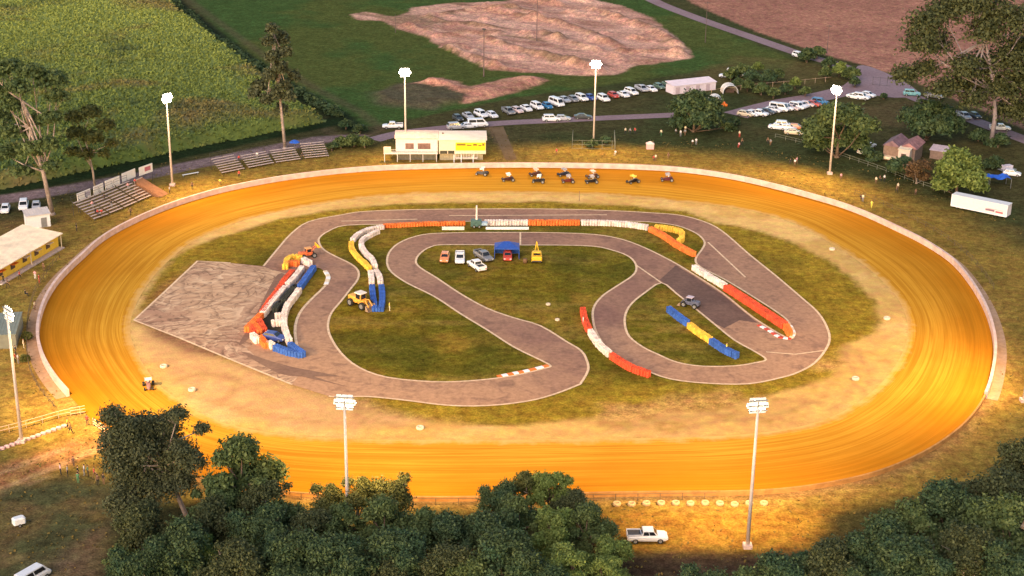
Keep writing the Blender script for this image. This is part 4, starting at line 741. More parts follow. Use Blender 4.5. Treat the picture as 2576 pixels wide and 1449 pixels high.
# arch tents and tarpaulins
def arch_tent(px, py, w, d, rz, mat, lab, front=brown):
    r = empty('arch_tent', P(px, py), R(rz), lab, 'tent'); mb = MB(); n = 9; prof = [(w/2*math.cos(PI*i/(n-1)), 2.3*math.sin(PI*i/(n-1))**.8) for i in range(n)]
    mb.add([(x, y, z) for y in (0, d) for x, z in prof], [(i, i+1, n+i+1, n+i) for i in range(n-1)]); mb.add([(x, d, z) for x, z in prof], [tuple(range(n))]); mb.build('cover', mat, r)
    for s in (0, d-.05): mb = MB(); mb.tube([(x*1.01, s, z*1.01) for x, z in prof], .06, 6); mb.build('hoop', white, r)
    mb = MB(); mb.box(-w*.3, w*.3, d*.4, d*.7, 0, 1.0); mb.build('bench', front, r)
arch_tent(1838, 236, 4.2, 3.6, 5, offw, 'white arched tent right of the long white shed'); arch_tent(1797, 264, 3.6, 3.2, -8, offw, 'white arched tent with orange goods in front', orange)
mb = MB(); mb.cbox(-1.2, 1.2, -.6, .6, 0, .9, .15); mb.cbox(-.5, 1.7, -1.4, -.7, 0, .6, .15); o = mb.build('orange_crate', orange, None, False, P(1813, 264)); tag(o, 'orange covered crates stacked beside the arched tent', 'crate')
def tarp(px, py, w, d, h, mat, lab, name='tarpaulin', rz=0):
    r = empty(name, P(px, py), R(rz), lab, name.replace('_', ' ')); mb = MB(); n = 6; vs = []; 
    for j in range(n):
        for i in range(n): vs.append((w*(i/(n-1)-.5), d*(j/(n-1)-.5), h+.35*math.sin(i*1.9+j*1.3)*(0 < i < n-1)))
    mb.add(vs, [(j*n+i, j*n+i+1, (j+1)*n+i+1, (j+1)*n+i) for j in range(n-1) for i in range(n-1)]); mb.build('cover', mat, r)
    for x in (-w/2, w/2):
        for y in (-d/2, d/2): mb = MB(); mb.tube([(x, y, 0), (x, y, h)], .05, 6); mb.build('pole', steel, r)
tarp(2508, 468, 5, 3.4, 2.2, blue, 'blue tarpaulin shelter at the right edge'); tarp(2472, 462, 2.4, 2.4, 1.8, M('teal_cover', (.03, .40, .40), .5, .1), 'small teal tarpaulin beside the blue shelter')
r = empty('flatbed_trailer', P(2533, 432), R(20), 'pale trailer load behind the blue shelter', 'trailer'); bx(r, 'bed', steel, -2, 2, -.9, .9, .5, .65); bx(r, 'load', M('pale_load', (.62, .56, .64), .6), -1.2, 1.0, -.7, .7, .67, 1.6); [wheel(r, x, y, .35, .2) for x in (-.6, .5) for y in (-.85, .85)]
r = empty('camper_trailer', P(50, 1322), R(35), 'small white covered trailer on the grass at the lower left', 'trailer'); r.scale = (.72,)*3; mb = MB(); mb.cbox(-1.2, 1.0, -.75, .75, .55, 1.75, .22); mb.build('body', white, r); bx(r, 'door', dark, .99, 1.03, -.45, .45, .7, 1.5); [wheel(r, -.2, y, .32, .2) for y in (-.78, .78)]; mb = MB(); mb.tube([(1, 0, .6), (2.0, 0, .5)], .05, 6); mb.build('drawbar', dark, r)
# ---- bleachers
def bleacher(x0, y0, x1, y1, rows, lab, run=.72, rise=.36, mat=timber):
    a, rz, l = frame_at(x0, y0, x1, y1); r = empty('bleacher', a, rz, lab, 'bleacher', 'wooden bleachers along the far left of the oval')
    for i in range(rows):
        y = i*run; z = .45+i*rise; bx(r, 'seat', mat, 0, l, y, y+.36, z, z+.06); 
        if i: bx(r, 'footboard', M('old_timber', (.24, .17, .14), .85, .3), .03, l-.03, y-.30, y-.04, z-.34, z-.30)
    for x in (.1, l/2, l-.1):
        mb = MB(); mb.tube([(x, .05, .02), (x, .05, .42)], .05, 5); mb.tube([(x, .1, .38), (x, rows*run, .38+rows*rise)], .05, 5); mb.tube([(x, rows*run-.2, 0), (x, rows*run-.2, .3+rows*rise)], .05, 5); mb.build('support', dark, r)
    mb = MB()
    for z in (.5, 1.0): mb.tube([(0, rows*run+.05, .4+rows*rise+z), (l, rows*run+.05, .4+rows*rise+z)], .03, 5)
    for x in (0, l/2, l): mb.tube([(x, rows*run+.05, .3+rows*rise), (x, rows*run+.05, 1.4+rows*rise)], .03, 5)
    mb.build('back_rail', dark, r); return r
for x0, y0, x1, y1, n, lab in ((559, 440, 616, 428, 7, 'leftmost wooden bleacher of the upper four'), (626, 426, 690, 414, 6, 'second wooden bleacher from the left of the upper four'), (695, 413, 757, 404, 6, 'wooden bleacher at the foot of the tall gum trunk'), (767, 402, 828, 396, 7, 'rightmost wooden bleacher of the upper four')): bleacher(x0, y0, x1, y1, n, lab)
for x0, y0, x1, y1, n, lab in ((238, 556, 274, 543, 8, 'crowded bleacher at the left end of the billboard stand'), (278, 541, 310, 528, 8, 'second bleacher from the left below the billboards'), (314, 526, 346, 512, 8, 'third bleacher from the left below the billboards'), (350, 510, 382, 496, 8, 'rightmost bleacher below the billboards')): bleacher(x0, y0, x1, y1, n, lab, .78, .34)
r = empty('ramp', P(404, 497), frame_at(404, 497, 432, 484)[1], 'brown earth covered ramp right of the billboard bleachers', 'ramp'); mb = MB(); w_ = 2.9; mb.add([(0, 0, .1), (w_, 0, .1), (w_, 6.5, 2.8), (0, 6.5, 2.8), (0, 0, 0), (w_, 0, 0), (w_, 6.5, 0), (0, 6.5, 0)], [(0, 1, 2, 3), (0, 4, 5, 1), (1, 5, 6, 2), (2, 6, 7, 3), (3, 7, 4, 0)]); mb.build('slope', M('brown_slope', (.30, .14, .07), .9, .25, 1), r); bx(r, 'top_edge', timber, 0, w_, 6.51, 6.62, 0, 3.0)
lg = M('sign_pink', (.5, .16, .2), .6); lg2 = M('sign_grey', (.45, .40, .48), .6)
for i, (x0, y0, x1, y1, wr, lab) in enumerate(((198, 536, 231, 522, [(.55, .95, .3, .8, lg2)], 'white billboard at the left end of the row behind the bleachers'), (239, 518, 263, 507, None, 'small plain white billboard, second of the row'), (268, 503, 304, 489, None, 'wide plain white billboard in the middle of the row'), (310, 484, 343, 470, None, 'white billboard fourth from the left behind the bleachers'), (353, 468, 386, 456, [(.4, .85, .3, .8, lg)], 'white billboard with a red mark at the right end'))):
    board(x0, y0, x1, y1, 2.3, 4.2, M('board_white', (.90, .84, .80), .5, .04), lab, name='billboard', writing=wr, cat='billboard')
r = empty('bench', P(460, 446), frame_at(460, 446, 503, 438)[1], 'long white bench left of the upper bleachers', 'bench'); bx(r, 'seat', white, 0, 4, 0, .4, .42, .5); [bx(r, 'leg', steel, x, x+.08, .05, .35, 0, .42) for x in (.2, 3.7)]
# blue umbrella
r = empty('umbrella', P(742, 388), 0, 'blue umbrella at the back of the upper bleachers', 'umbrella'); mb = MB(); mb.lathe([(1.25, 2.9), (.9, 3.2), (.4, 3.42), (.02, 3.5)], 10); mb.build('canopy', blue, r); mb = MB(); mb.tube([(0, 0, 0), (0, 0, 3.45)], .035, 6); mb.build('pole', steel, r)
# ---- fences
def fence(pts, lab, h=1.1, sp=3.0, mat=steel, rails=(.5, 1.05), rr_=.035, cat='fence'):
    q = catmull(PL(pts), False, 6) if len(pts) > 2 else PL(pts); a = q[0].copy(); r = empty('fence', a, 0, lab, cat); mb = MB()
    for z in rails: mb.tube([v-a+Vector((0, 0, z)) for v in q], rr_, 5)
    mb.build('rail', mat, r); acc = 0; pm_ = None
    for i in range(len(q)-1):
        l = (q[i+1]-q[i]).length; d = (q[i+1]-q[i])/max(l, 1e-6)
        while acc <= l:
            p = q[i]+d*acc-a; acc += sp
            if pm_ is None: mb = MB(); mb.tube([(0, 0, 0), (0, 0, h)], .05, 5); o_ = mb.build('post', mat, r); pm_ = o_.data
            else: o_ = bpy.data.objects.new('post', pm_); COL.objects.link(o_); o_.parent = r
            o_.location = p
        acc -= l
    return r
dw = M('dark_wood', (.13, .09, .05), .8, .2); pg = M('pale_rail', (.62, .42, .28), .6, .1); gy = M('grey_green_rail', (.22, .22, .17), .7, .1)
fence([(1950, 347), (2030, 366), (2110, 393), (2217, 430), (2317, 467), (2395, 492)], 'low grey rail fence below the trees on the right', 1.1, 3, gy); fence([(2150, 490), (2200, 508), (2284, 548), (2357, 588), (2417, 632), (2467, 683), (2500, 730)], 'dark wire fence following the right bend', 1.2, 3, dw)
fence([(-20, 1098), (60, 1078), (150, 1052), (178, 1046)], 'pale rail fence leading to the left gate', 1.2, 2.5, pg, (.6, 1.15), .06); fence([(1439, 374), (1547, 376)], 'near side of the wire cage round the light pole', 2.2, 2.4, gy, (.1, 1.1, 2.1)); fence([(1439, 374), (1441, 348)], 'left side of the wire cage round the light pole', 2.2, 2.4, gy, (.1, 1.1, 2.1)); fence([(1547, 376), (1545, 348)], 'right side of the wire cage round the light pole', 2.2, 2.4, gy, (.1, 1.1, 2.1))
fence([(150, 650), (118, 690), (90, 735), (74, 790), (68, 850), (72, 920), (95, 975), (140, 1030)], 'weathered wire fence outside the left bend', 1.1, 2.2, dw); fence([(1740, 246), (1870, 226), (2000, 214), (2090, 205)], 'post fence along the top of the lilac lane', 1.5, 3.5, pg, (1.3,)); fence([(650, 1247), (800, 1262), (1000, 1270), (1200, 1271), (1480, 1262), (1800, 1257)], 'low dark fence just outside the near wall', 1.1, 3, dw)
fence([(1290, 420), (1500, 419), (1700, 427), (1850, 446), (1980, 476), (2050, 496)], 'low crowd fence outside the far wall', 1.0, 2.6, M('tan_rail', (.32, .20, .09), .7, .2), (.95,))
fence([(178, 1046), (215, 1040)], 'short pale gate beside the yellow vested marshal', 1.3, 1.4, pg, (.3, .8, 1.25), .06); fence([(235, 1070), (296, 1112)], 'sand coloured gate leaf at the lower left bend', 1.2, 1.5, pg, (.3, .7, 1.15), .08)
for i in range(14): x = -8+i*13; mb = MB(); mb.cbox(-.4, .4, -.25, .25, 0, .4, .12); o = mb.build('kerb_stone', M('stone_pink', (.72, .45, .42), .8, .15), None, False, P(x, 1135-i*4.7)); o.rotation_euler = (0, 0, .3); tag(o, 'pinkish stone, %s from the left along the gate lane' % ORD[i], 'stone', 'stones along the gate lane')
# thin poles
def post(px, pyb, h, lab, arm=0, rad=.10, head=None):
    r = empty('lamp_post' if head else 'utility_pole', P(px, pyb), 0, lab, 'pole'); mb = MB(); mb.tube([(0, 0, 0), (0, 0, h)], [rad, rad*.6], 6); mb.build('pole', M('pole_brown', (.13, .09, .09), .8, .1), r)
    if arm: mb = MB(); mb.box(-arm, arm, -.05, .05, h-.5, h-.35); mb.build('crossarm', dark, r)
    if head: mb = MB(); mb.cbox(-.5, .5, -.2, .2, h-.15, h+.25, .05); mb.build('lamp_head', dark, r)
post(1217, 193, 13.6, 'thin unlit lamp post on the left of the motocross ground', 0, .2, 1); post(1350, 104, 14, 'thin unlit lamp post in the middle of the motocross ground', 0, .2, 1); post(995, 82, 6, 'short pole at the left tip of the motocross ground', 0, .1); post(1774, 107, 13, 'utility pole beside the country road', .9, .1); post(2080, 135, 9, 'utility pole among the roadside trees', .9, .12)
post(1457, 505, 2.2, 'thin dark marker post on the sand verge', 0, .07)
# small pit signs by the forecourt
fence([(2195, 214), (2240, 218)], 'dark double gate frame on the forecourt', 2.4, 2.0, dark, (.2, 2.3))
# ================================================================== TREES
def leafm(name, c1, c2, c3):
    if name in MC: return MC[name]
    m = bpy.data.materials.new(name); MC[name] = m; t = nodes(m); g = t.nodes.new('ShaderNodeNewGeometry'); a = noise(t, g.outputs['Position'], .45, 2)
    x = mixc(t, g.outputs['Random Per Island'], c1, c2); x = mixc(t, mapr(t, a, .45, .7, 0, .85), x, c3); b = finish(t, x, .6, spec=.2)
    tr = N(t, 'ShaderNodeBsdfTranslucent'); L(t, x, tr.inputs[0]); ms = N(t, 'ShaderNodeMixShader'); ms.inputs[0].default_value = .25
    L(t, b.outputs[0], ms.inputs[1]); L(t, tr.outputs[0], ms.inputs[2]); o = [n for n in t.nodes if n.type == 'OUTPUT_MATERIAL'][0]; L(t, ms.outputs[0], o.inputs[0]); return m
LD = leafm('leaf_dark', (.028, .050, .022), (.115, .155, .058), (.050, .10, .050)); LMD = leafm('leaf_mid', (.045, .070, .022), (.17, .21, .07), (.085, .13, .05)); LLT = leafm('leaf_light', (.09, .13, .03), (.26, .31, .08), (.15, .21, .05))
LGM = leafm('leaf_gum', (.045, .055, .028), (.14, .15, .075), (.08, .09, .04)); LG2 = leafm('leaf_gum_olive', (.035, .048, .020), (.13, .14, .055), (.075, .085, .035)); LYL = leafm('leaf_yellow', (.06, .075, .022), (.15, .15, .045), (.10, .11, .03)); LBR = leafm('leaf_brown', (.10, .06, .03), (.20, .12, .06), (.14, .09, .04))
def leaves(blobs, n, size, seed, up=.35, name='crown', mat=None, parent=None, asp=.6, shell=.62):
    g = np.random.default_rng(seed); B = np.array(blobs, float); w = (B[:, 3]*B[:, 4]+B[:, 3]*B[:, 5]); w /= w.sum(); k = g.choice(len(B), n, p=w)
    d = g.normal(size=(n, 3)); d /= np.linalg.norm(d, axis=1)[:, None]; d[:, 2] = np.where(d[:, 2] < -.45, -d[:, 2], d[:, 2]); rr = shell+(1-shell)*g.random(n)**.6
    lump = 1+.25*np.sin(d[:, 0]*5+k)*np.cos(d[:, 1]*6+k*2)+.16*g.normal(size=n)
    p = B[k, :3]+d*B[k, 3:6]*(rr*lump)[:, None]
    nr = d*.8+g.normal(size=(n, 3))*.7+np.array([0, 0, up]); nr /= np.linalg.norm(nr, axis=1)[:, None]
    a = np.cross(nr, g.normal(size=(n, 3))); a /= np.linalg.norm(a, axis=1)[:, None]; b = np.cross(nr, a); s = size*(.55+.9*g.random(n))[:, None]
    v = np.stack([p-a*s, p-b*s*asp+nr*s*.15, p+a*s, p+b*s*asp-nr*s*.1], 1).reshape(-1, 3)
    me = bpy.data.meshes.new(name); me.vertices.add(4*n); me.vertices.foreach_set('co', v.ravel()); me.loops.add(4*n); me.loops.foreach_set('vertex_index', np.arange(4*n, dtype=np.int32)); me.polygons.add(n)
    me.polygons.foreach_set('loop_start', np.arange(0, 4*n, 4, dtype=np.int32)); me.polygons.foreach_set('loop_total', np.full(n, 4, np.int32)); me.update(calc_edges=True); me.materials.append(mat)
    o = bpy.data.objects.new(name, me); COL.objects.link(o); o.parent = parent; return o
def limbs(r, path, rad, blobs, mat, seed, k=3):
    g = random.Random(seed); mb = MB(); path = [Vector(p) for p in path]; n = len(path)
    mb.tube(path, [rad*(1-.6*i/(n-1)) for i in range(n)], 9); mb.tube([path[0]-Vector((0, 0, .1)), path[0]+Vector((0, 0, .5))], [rad*1.6, rad*1.0], 9)
    for b in blobs:
        st = g.choice(path[-3:]) if n > 3 else g.choice(path[-2:]); en = Vector(b[:3]); mid = st.lerp(en, .5)+Vector((g.uniform(-.5, .5), g.uniform(-.5, .5), -abs(en.z-st.z)*.12))
        mb.tube([st, mid, en], [rad*.42, rad*.28, rad*.10], 6)
        for _ in range(k):
            e2 = en+Vector((g.uniform(-1, 1)*b[3], g.uniform(-1, 1)*b[4], g.uniform(-.3, 1)*b[5]))*.85; mb.tube([mid.lerp(en, g.uniform(.2, .9)), e2], [rad*.13, rad*.04], 4)
    return mb.build('trunk', mat, r, True)
def scale_at(p): return FPX/((Vector((0, 0, CH))-Vector((p.x, p.y, 0))).length)
def tree_px(base, crown, trunk, rad, mat, bk, n, size, lab, cat='tree', name='tree', group=None, seed=1, flat=.75, shell=.62, k=3, grow=1.0):
    b = P(*base); s = scale_at(b); ca = .93
    cv = lambda x, y, dy=0: Vector(((x-base[0])/s, dy, (base[1]-y)/(s*ca)))
    r = empty(name, b, 0, lab, cat, group); g = random.Random(seed); bl = []
    for c in crown:
        v = cv(c[0], c[1], c[3] if len(c) > 3 else g.uniform(-1, 1)*c[2]/s*1.4); v.z -= v.y*.33; q = c[2]/s*grow; bl.append((v.x, v.y, v.z, q, q, q*flat))
    limbs(r, [(0, 0, 0)]+[cv(*t) for t in trunk], rad, bl, bk, seed, k); leaves(bl, n, size, seed, mat=mat, parent=r, shell=shell); return r
tree_px((2493, 365), [(2300,105,32),(2345,75,34),(2390,60,30),(2430,52,34),(2480,80,36),(2525,105,34),(2290,150,30),(2340,140,30),(2440,120,34),(2400,200,30),(2460,190,36),(2520,180,40),(2560,150,40),(2270,215,24),(2320,200,24),(2350,245,22),(2390,240,26),(2440,235,30),(2500,240,34),(2560,230,36),(2575,290,34),(2430,270,24),(2535,290,30),(2600,200,44),(2620,270,40)],
    [(2494, 300), (2484, 245), (2468, 190), (2448, 130)], .62, LG2, M('lilac_bark', (.27, .22, .23), .85, .2, 1), 46000, .40, 'huge spreading gum tree with pale forked trunk, upper right', seed=3, flat=.8, k=3, shell=.15, grow=1.55)
tree_px((132, 540), [(20,215,34),(60,205,30),(110,215,30),(150,230,34),(165,270,28),(20,260,30),(95,255,30),(60,290,26),(10,320,34),(55,350,32),(120,320,26),(160,320,26),(95,390,30),(140,380,28),(30,400,28),(70,440,26),(150,430,22)], [(120, 440), (100, 340), (88, 280)], .5, LMD, bark, 12000, .42, 'tall ragged gum tree at the left edge, trunk by the billboards', seed=5, flat=.6)
tree_px((241, 484), [(200,310,24),(240,300,26),(280,330,22),(210,350,24),(255,360,26),(290,370,16),(225,395,20),(190,390,18),(270,395,16)], [(238, 430), (232, 390), (225, 350)], .28, LYL, bark, 4500, .38, 'thin yellowish tree behind the small plain billboard', seed=6, flat=.7, shell=.3)
tree_px((717, 374), [(700,100,16),(715,118,20),(690,130,16),(725,150,18),(700,165,18),(715,190,20),(745,205,16),(690,205,18),(660,230,20),(720,230,20),(700,250,20),(650,245,16),(735,255,16),(710,280,14),(680,262,16)], [(714, 320), (710, 250), (704, 160), (702, 110)], .42, LGM, bark, 7500, .42, 'tall slender gum tree rising behind the upper bleachers', seed=8, flat=.95, shell=.4)
tree_px((1745, 332), [(1715,275,30),(1745,262,34),(1780,275,30),(1720,305,30),(1760,305,34),(1795,300,22),(1835,318,18)], [(1745, 300)], .4, LD, bark2, 6500, .42, 'dark round tree at the right end of the service lane', seed=9)
tree_px((2105, 396), [(2050,330,34),(2085,300,36),(2125,300,36),(2160,325,32),(2060,360,32),(2110,350,40),(2155,360,30),(2040,345,22)], [(2105, 350)], .5, LMD, bark2, 11000, .40, 'broad bushy tree behind the right hand light pole', seed=10)
tree_px((2330, 352), [(2290,300,30),(2330,285,34),(2370,295,30),(2310,325,30),(2350,325,34),(2390,318,26)], [(2330, 320)], .5, LD, bark2, 7500, .42, 'dark green tree behind the old pink roofed house', seed=12)
tree_px((2405, 492), [(2375,430,28),(2400,405,30),(2430,420,30),(2385,460,28),(2425,455,34),(2450,470,22),(2360,470,20)], [(2405, 450)], .4, LLT, bark2, 8500, .36, 'light green bushy tree left of the white trailer', seed=13)
tree_px((2305, 462), [(2290,425,20),(2320,420,20),(2300,440,20),(2330,445,16)], [(2305, 440)], .2, LBR, bark, 2200, .32, 'bare reddish brown shrub below the house', 'shrub', 'shrub', seed=14, shell=.2)
tree_px((2285, 445), [(2265,425,20),(2245,420,20),(2275,410,16)], [(2280, 435)], .2, LD, bark2, 2600, .36, 'dark shrub directly below the house front room', 'shrub', 'shrub', seed=15)
tree_px((2195, 405), [(2180,385,14),(2205,395,14),(2190,400,12)], [(2195, 398)], .15, LD, bark2, 1300, .36, 'small dark shrub left of the old house', 'shrub', 'shrub', seed=16)
for i, (x, y, w, lab) in enumerate(((858, 366, 22, 'rounded bush right of the upper bleachers'), (890, 362, 24, 'rounded bush in the middle right of the upper bleachers'), (918, 364, 20, 'rounded bush nearest the control building'), (835, 372, 12, 'low bush against the last bleacher'), (905, 330, 16, 'dark bush at the end of the ditch'), (870, 318, 16, 'dark bush in the ditch corner'))):
    tree_px((x, y+8), [(x-w*.4, y-4, w*.6), (x+w*.4, y-6, w*.6), (x, y-w*.5, w*.55)], [(x, y)], .12, LD if i > 2 else LMD, bark2, 1500, .36, lab, 'bush', 'bush', 'bushes by the end of the ditch', 20+i)
rt = [(1838,195,18),(1862,188,20),(1890,200,20),(1905,176,14),(1930,205,22),(1955,196,16),(1880,222,16),(1915,232,18),(1945,240,14),(1975,230,14),(2030,150,22),(2055,140,18),(2085,165,16),(2110,185,20),(2140,195,20),(2075,190,16),(2000,215,14),(2025,235,12),(2150,212,14),(1855,215,14)]
for i, (x, y, w) in enumerate(sorted(rt)):
    tree_px((x, y+8), [(x-w*.35, y-w*.3, w*.6), (x+w*.35, y-w*.4, w*.6), (x, y-w*.8, w*.5)], [(x, y-2)], .15, [LMD, LD, LLT][i % 3 if i % 3 < 2 or i % 6 == 5 else 0], bark2, 1300, .42, 'small roadside tree, %s from the left between the white shed and the forecourt' % ORD[i], group='small trees near the country road', seed=40+i)
for i, (x, y, w, lab) in enumerate(((68, 850, 12, 'small shrub beside the grey green shed roof'), (64, 905, 9, 'thin shrub below the grey green shed roof'), (2222, 244, 8, 'dark low tree at the forecourt gate'), (2460, 350, 24, 'dark bush at the foot of the big gum'), (2510, 365, 26, 'dark bush just right of the gum trunk foot'), (2495, 420, 24, 'dark bush above the blue shelter'), (1845, 312, 16, 'dark bush right of the round service lane tree'), (1490, 366, 14, 'dark low shrub inside the wire cage'), (1520, 358, 14, 'dark shrub at the right inside the wire cage'))):
    tree_px((x, y+6), [(x-w*.4, y-w*.2, w*.6), (x+w*.4, y-w*.3, w*.6), (x, y-w*.6, w*.5)], [(x, y)], .12, LD if i > 1 else LYL, bark2, 1500, .34, lab, 'shrub', 'shrub', seed=70+i)
# tree belt along the bottom: five kinds, placed one by one
def belt_fn(kind):
    def fn():
        r = empty('tree'); g = random.Random(kind*7+1)
        mat = [LD, LMD, LLT, LG2, LYL][kind]; bl = []
        for i in range([22, 20, 24, 26, 12][kind]):
            a = g.uniform(0, 2*PI); q = g.uniform(.3, 3.9 if kind != 4 else 2.6); z = 7.7+g.uniform(-2.6, 2.3)-q*.4; s = g.choice([.6, .8, 1.0, 1.3, 1.7])*g.uniform(.9, 1.2)*(1.15 if kind == 4 else 1); bl.append((q*math.cos(a), q*math.sin(a), z, s, s, s*.8))
        limbs(r, [(0, 0, 0), (.2, .1, 3), (.1, 0, 6)], .32, bl, bark if kind in (3, 4) else bark2, kind, 2); leaves(bl, [24000, 22000, 24000, 22000, 12000][kind], [.17, .20, .18, .16, .16][kind], 100+kind, mat=mat, parent=r, shell=[.2, .15, .15, .1, .1][kind]); return r
    return fn
BP = [Proto(belt_fn(k)) for k in range(5)]
NM = ['dark dense', 'mid green', 'light green', 'olive leafy', 'sparse yellowish']
belt = [(1,600,1195,92),(3,660,1260,70),(1,545,1250,70),(3,350,1320,75),(0,440,1390,80),(3,540,1310,75),(2,500,1385,60),(0,640,1330,75),(1,300,1405,45),(0,330,1440,70),(3,590,1430,80),(0,720,1390,80),(1,700,1300,55),(4,820,1262,60),(4,900,1250,62),(3,780,1330,70),(1,870,1320,65),(4,990,1235,66),(1,960,1320,75),(0,860,1420,85),(0,1010,1410,85),(1,1080,1330,65),(0,1150,1340,70),(3,1130,1425,80),
    (0,1250,1255,52),(1,1300,1310,65),(4,1335,1222,56),(2,1390,1235,60),(3,1440,1270,55),(0,1245,1340,70),(2,1380,1330,70),(1,1470,1325,66),(2,1520,1385,62),(0,1290,1425,85),(2,1440,1420,75),(2,1530,1440,60),(0,730,1460,70),(3,980,1470,70),(1,1200,1475,70),(0,1370,1480,70),(3,1650,1500,62),(0,1760,1490,70),(1,1870,1480,70),(0,1980,1450,80),(3,2090,1430,85),(0,2200,1390,85),(1,2300,1330,85),(0,2400,1290,85),(3,2500,1240,85),(0,2310,1440,90),(3,2430,1400,90),(1,2540,1340,90),(0,2560,1450,90),(0,2200,1480,80),(3,2600,1180,80)]
belt.sort(key=lambda b: (b[0], b[1])); cnt = {}
for k, x, y, w in belt:
    cnt[k] = cnt.get(k, 0)+1; q = P(x, y, 7); s = w/scale_at(P(x, y))/4.1; p = P(x, y, 7.4*s); p.z = 0
    n_ = sum(1 for b in belt if b[0] == k); place = ORD[cnt[k]-1]
    BP[k].place(p, random.uniform(0, 6.28), '%s tree in the bottom belt, %s %s crown from the left' % (NM[k], place, NM[k].split()[0]), 'tree', 'trees in the belt along the bottom', (s, s, s*random.uniform(.95, 1.05)))
tree_px((478, 1345), [(325,1050,26),(360,1080,34),(395,1075,30),(440,1070,26),(475,1045,20),(330,1110,34),(375,1125,40),(430,1110,34),(335,1160,36),(390,1175,42),(440,1160,36),(480,1135,28),(350,1215,40),(410,1225,40),(465,1210,34),(520,1085,16),(505,1160,26),(340,1260,36)], [(470, 1290), (450, 1230), (430, 1170), (405, 1120)], .38, LGM, bark, 52000, .17, 'big grey green gum tree with pale forked trunk, bottom left', seed=31, flat=.85, shell=.3, k=4, grow=1.3)
# ================================================================== SUGAR CANE (raised crop)
cane = PL([(-260,-160),(385,-45),(440,30),(560,125),(680,222),(800,305),(740,318),(560,352),(330,402),(150,440),(0,470),(-260,520)])
cx = np.arange(-235, -15, 1.3); cy = np.arange(280, 640, 1.3); GX, GY = np.meshgrid(cx, cy); sd = sdf(GX, GY, cane); nz = fbm(GX, GY, 9, 301); hz = (1.9+1.1*nz+.35*fbm(GX, GY, 2, 302))*sst(sd+nz*1.5, -.6, 2.4)
keep = sd > -2.6; idx = -np.ones(GX.shape, int); idx[keep] = np.arange(keep.sum()); vs = np.stack([GX[keep], GY[keep], hz[keep]], 1)
q = np.stack([idx[:-1, :-1], idx[:-1, 1:], idx[1:, 1:], idx[1:, :-1]], -1).reshape(-1, 4); q = q[(q >= 0).all(1)]; nt = 105000
g = np.random.default_rng(5); ok = np.argwhere(sd > -1.5); pk = ok[g.integers(0, len(ok), nt)]; px_ = GX[pk[:, 0], pk[:, 1]]+g.uniform(-.7, .7, nt); py_ = GY[pk[:, 0], pk[:, 1]]+g.uniform(-.7, .7, nt); pz_ = hz[pk[:, 0], pk[:, 1]]
th = g.uniform(0, 2*PI, nt); ln = g.uniform(.35, 1.0, nt); wd_ = g.uniform(.08, .22, nt); rz_ = g.uniform(.15, .95, nt)
A = np.stack([np.cos(th), np.sin(th), np.zeros(nt)], 1); Bv = np.stack([-np.sin(th), np.cos(th), np.zeros(nt)], 1); p0 = np.stack([px_, py_, pz_-.25], 1); up = np.array([0, 0, 1.])
v4 = np.stack([p0-Bv*wd_[:, None]*.5, p0+Bv*wd_[:, None]*.5, p0+A*(ln*.45)[:, None]+up*(rz_)[:, None]+Bv*wd_[:, None], p0+A*ln[:, None]+up*(rz_*.8)[:, None]-Bv*wd_[:, None]*.6], 1).reshape(-1, 3)
allv = np.concatenate([vs, v4]); f4 = np.arange(4*nt).reshape(-1, 4)+len(vs); allf = np.concatenate([q, f4])
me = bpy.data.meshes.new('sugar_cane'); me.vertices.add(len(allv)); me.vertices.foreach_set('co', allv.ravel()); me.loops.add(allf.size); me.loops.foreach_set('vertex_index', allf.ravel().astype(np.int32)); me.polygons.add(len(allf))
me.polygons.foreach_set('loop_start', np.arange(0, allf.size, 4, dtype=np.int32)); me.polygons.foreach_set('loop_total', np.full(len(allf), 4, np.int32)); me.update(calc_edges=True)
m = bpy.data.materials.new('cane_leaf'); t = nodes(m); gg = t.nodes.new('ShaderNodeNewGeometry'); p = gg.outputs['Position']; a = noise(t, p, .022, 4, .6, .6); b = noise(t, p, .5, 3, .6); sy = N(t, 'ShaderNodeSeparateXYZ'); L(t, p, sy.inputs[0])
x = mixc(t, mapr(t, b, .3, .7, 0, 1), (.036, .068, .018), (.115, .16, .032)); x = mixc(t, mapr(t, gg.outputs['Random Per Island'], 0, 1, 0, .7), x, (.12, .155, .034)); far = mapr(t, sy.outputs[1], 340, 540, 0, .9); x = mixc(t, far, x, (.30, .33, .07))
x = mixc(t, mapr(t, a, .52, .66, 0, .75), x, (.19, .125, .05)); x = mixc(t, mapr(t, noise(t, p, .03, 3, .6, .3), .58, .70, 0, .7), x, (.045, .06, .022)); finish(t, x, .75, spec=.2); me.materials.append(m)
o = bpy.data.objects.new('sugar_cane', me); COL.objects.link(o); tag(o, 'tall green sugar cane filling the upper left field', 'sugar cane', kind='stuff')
# scrub in the ditch
bl = []
for i in range(46):
    t_ = i/45; q = catmull(PL(ditch_px := [(400,-30),(470,40),(560,108),(640,168),(740,232),(850,292)]), False, 8); c = q[int(t_*(len(q)-1))]; s = random.uniform(1.0, 2.1); bl.append((c.x+random.uniform(-1.6, 1.6), c.y, .5, s, s, s*.6))
o = leaves(bl, 16000, .42, 77, name='ditch_scrub', mat=LD); tag(o, 'dark scrub growing along the ditch beside the cane', 'scrub', kind='stuff')
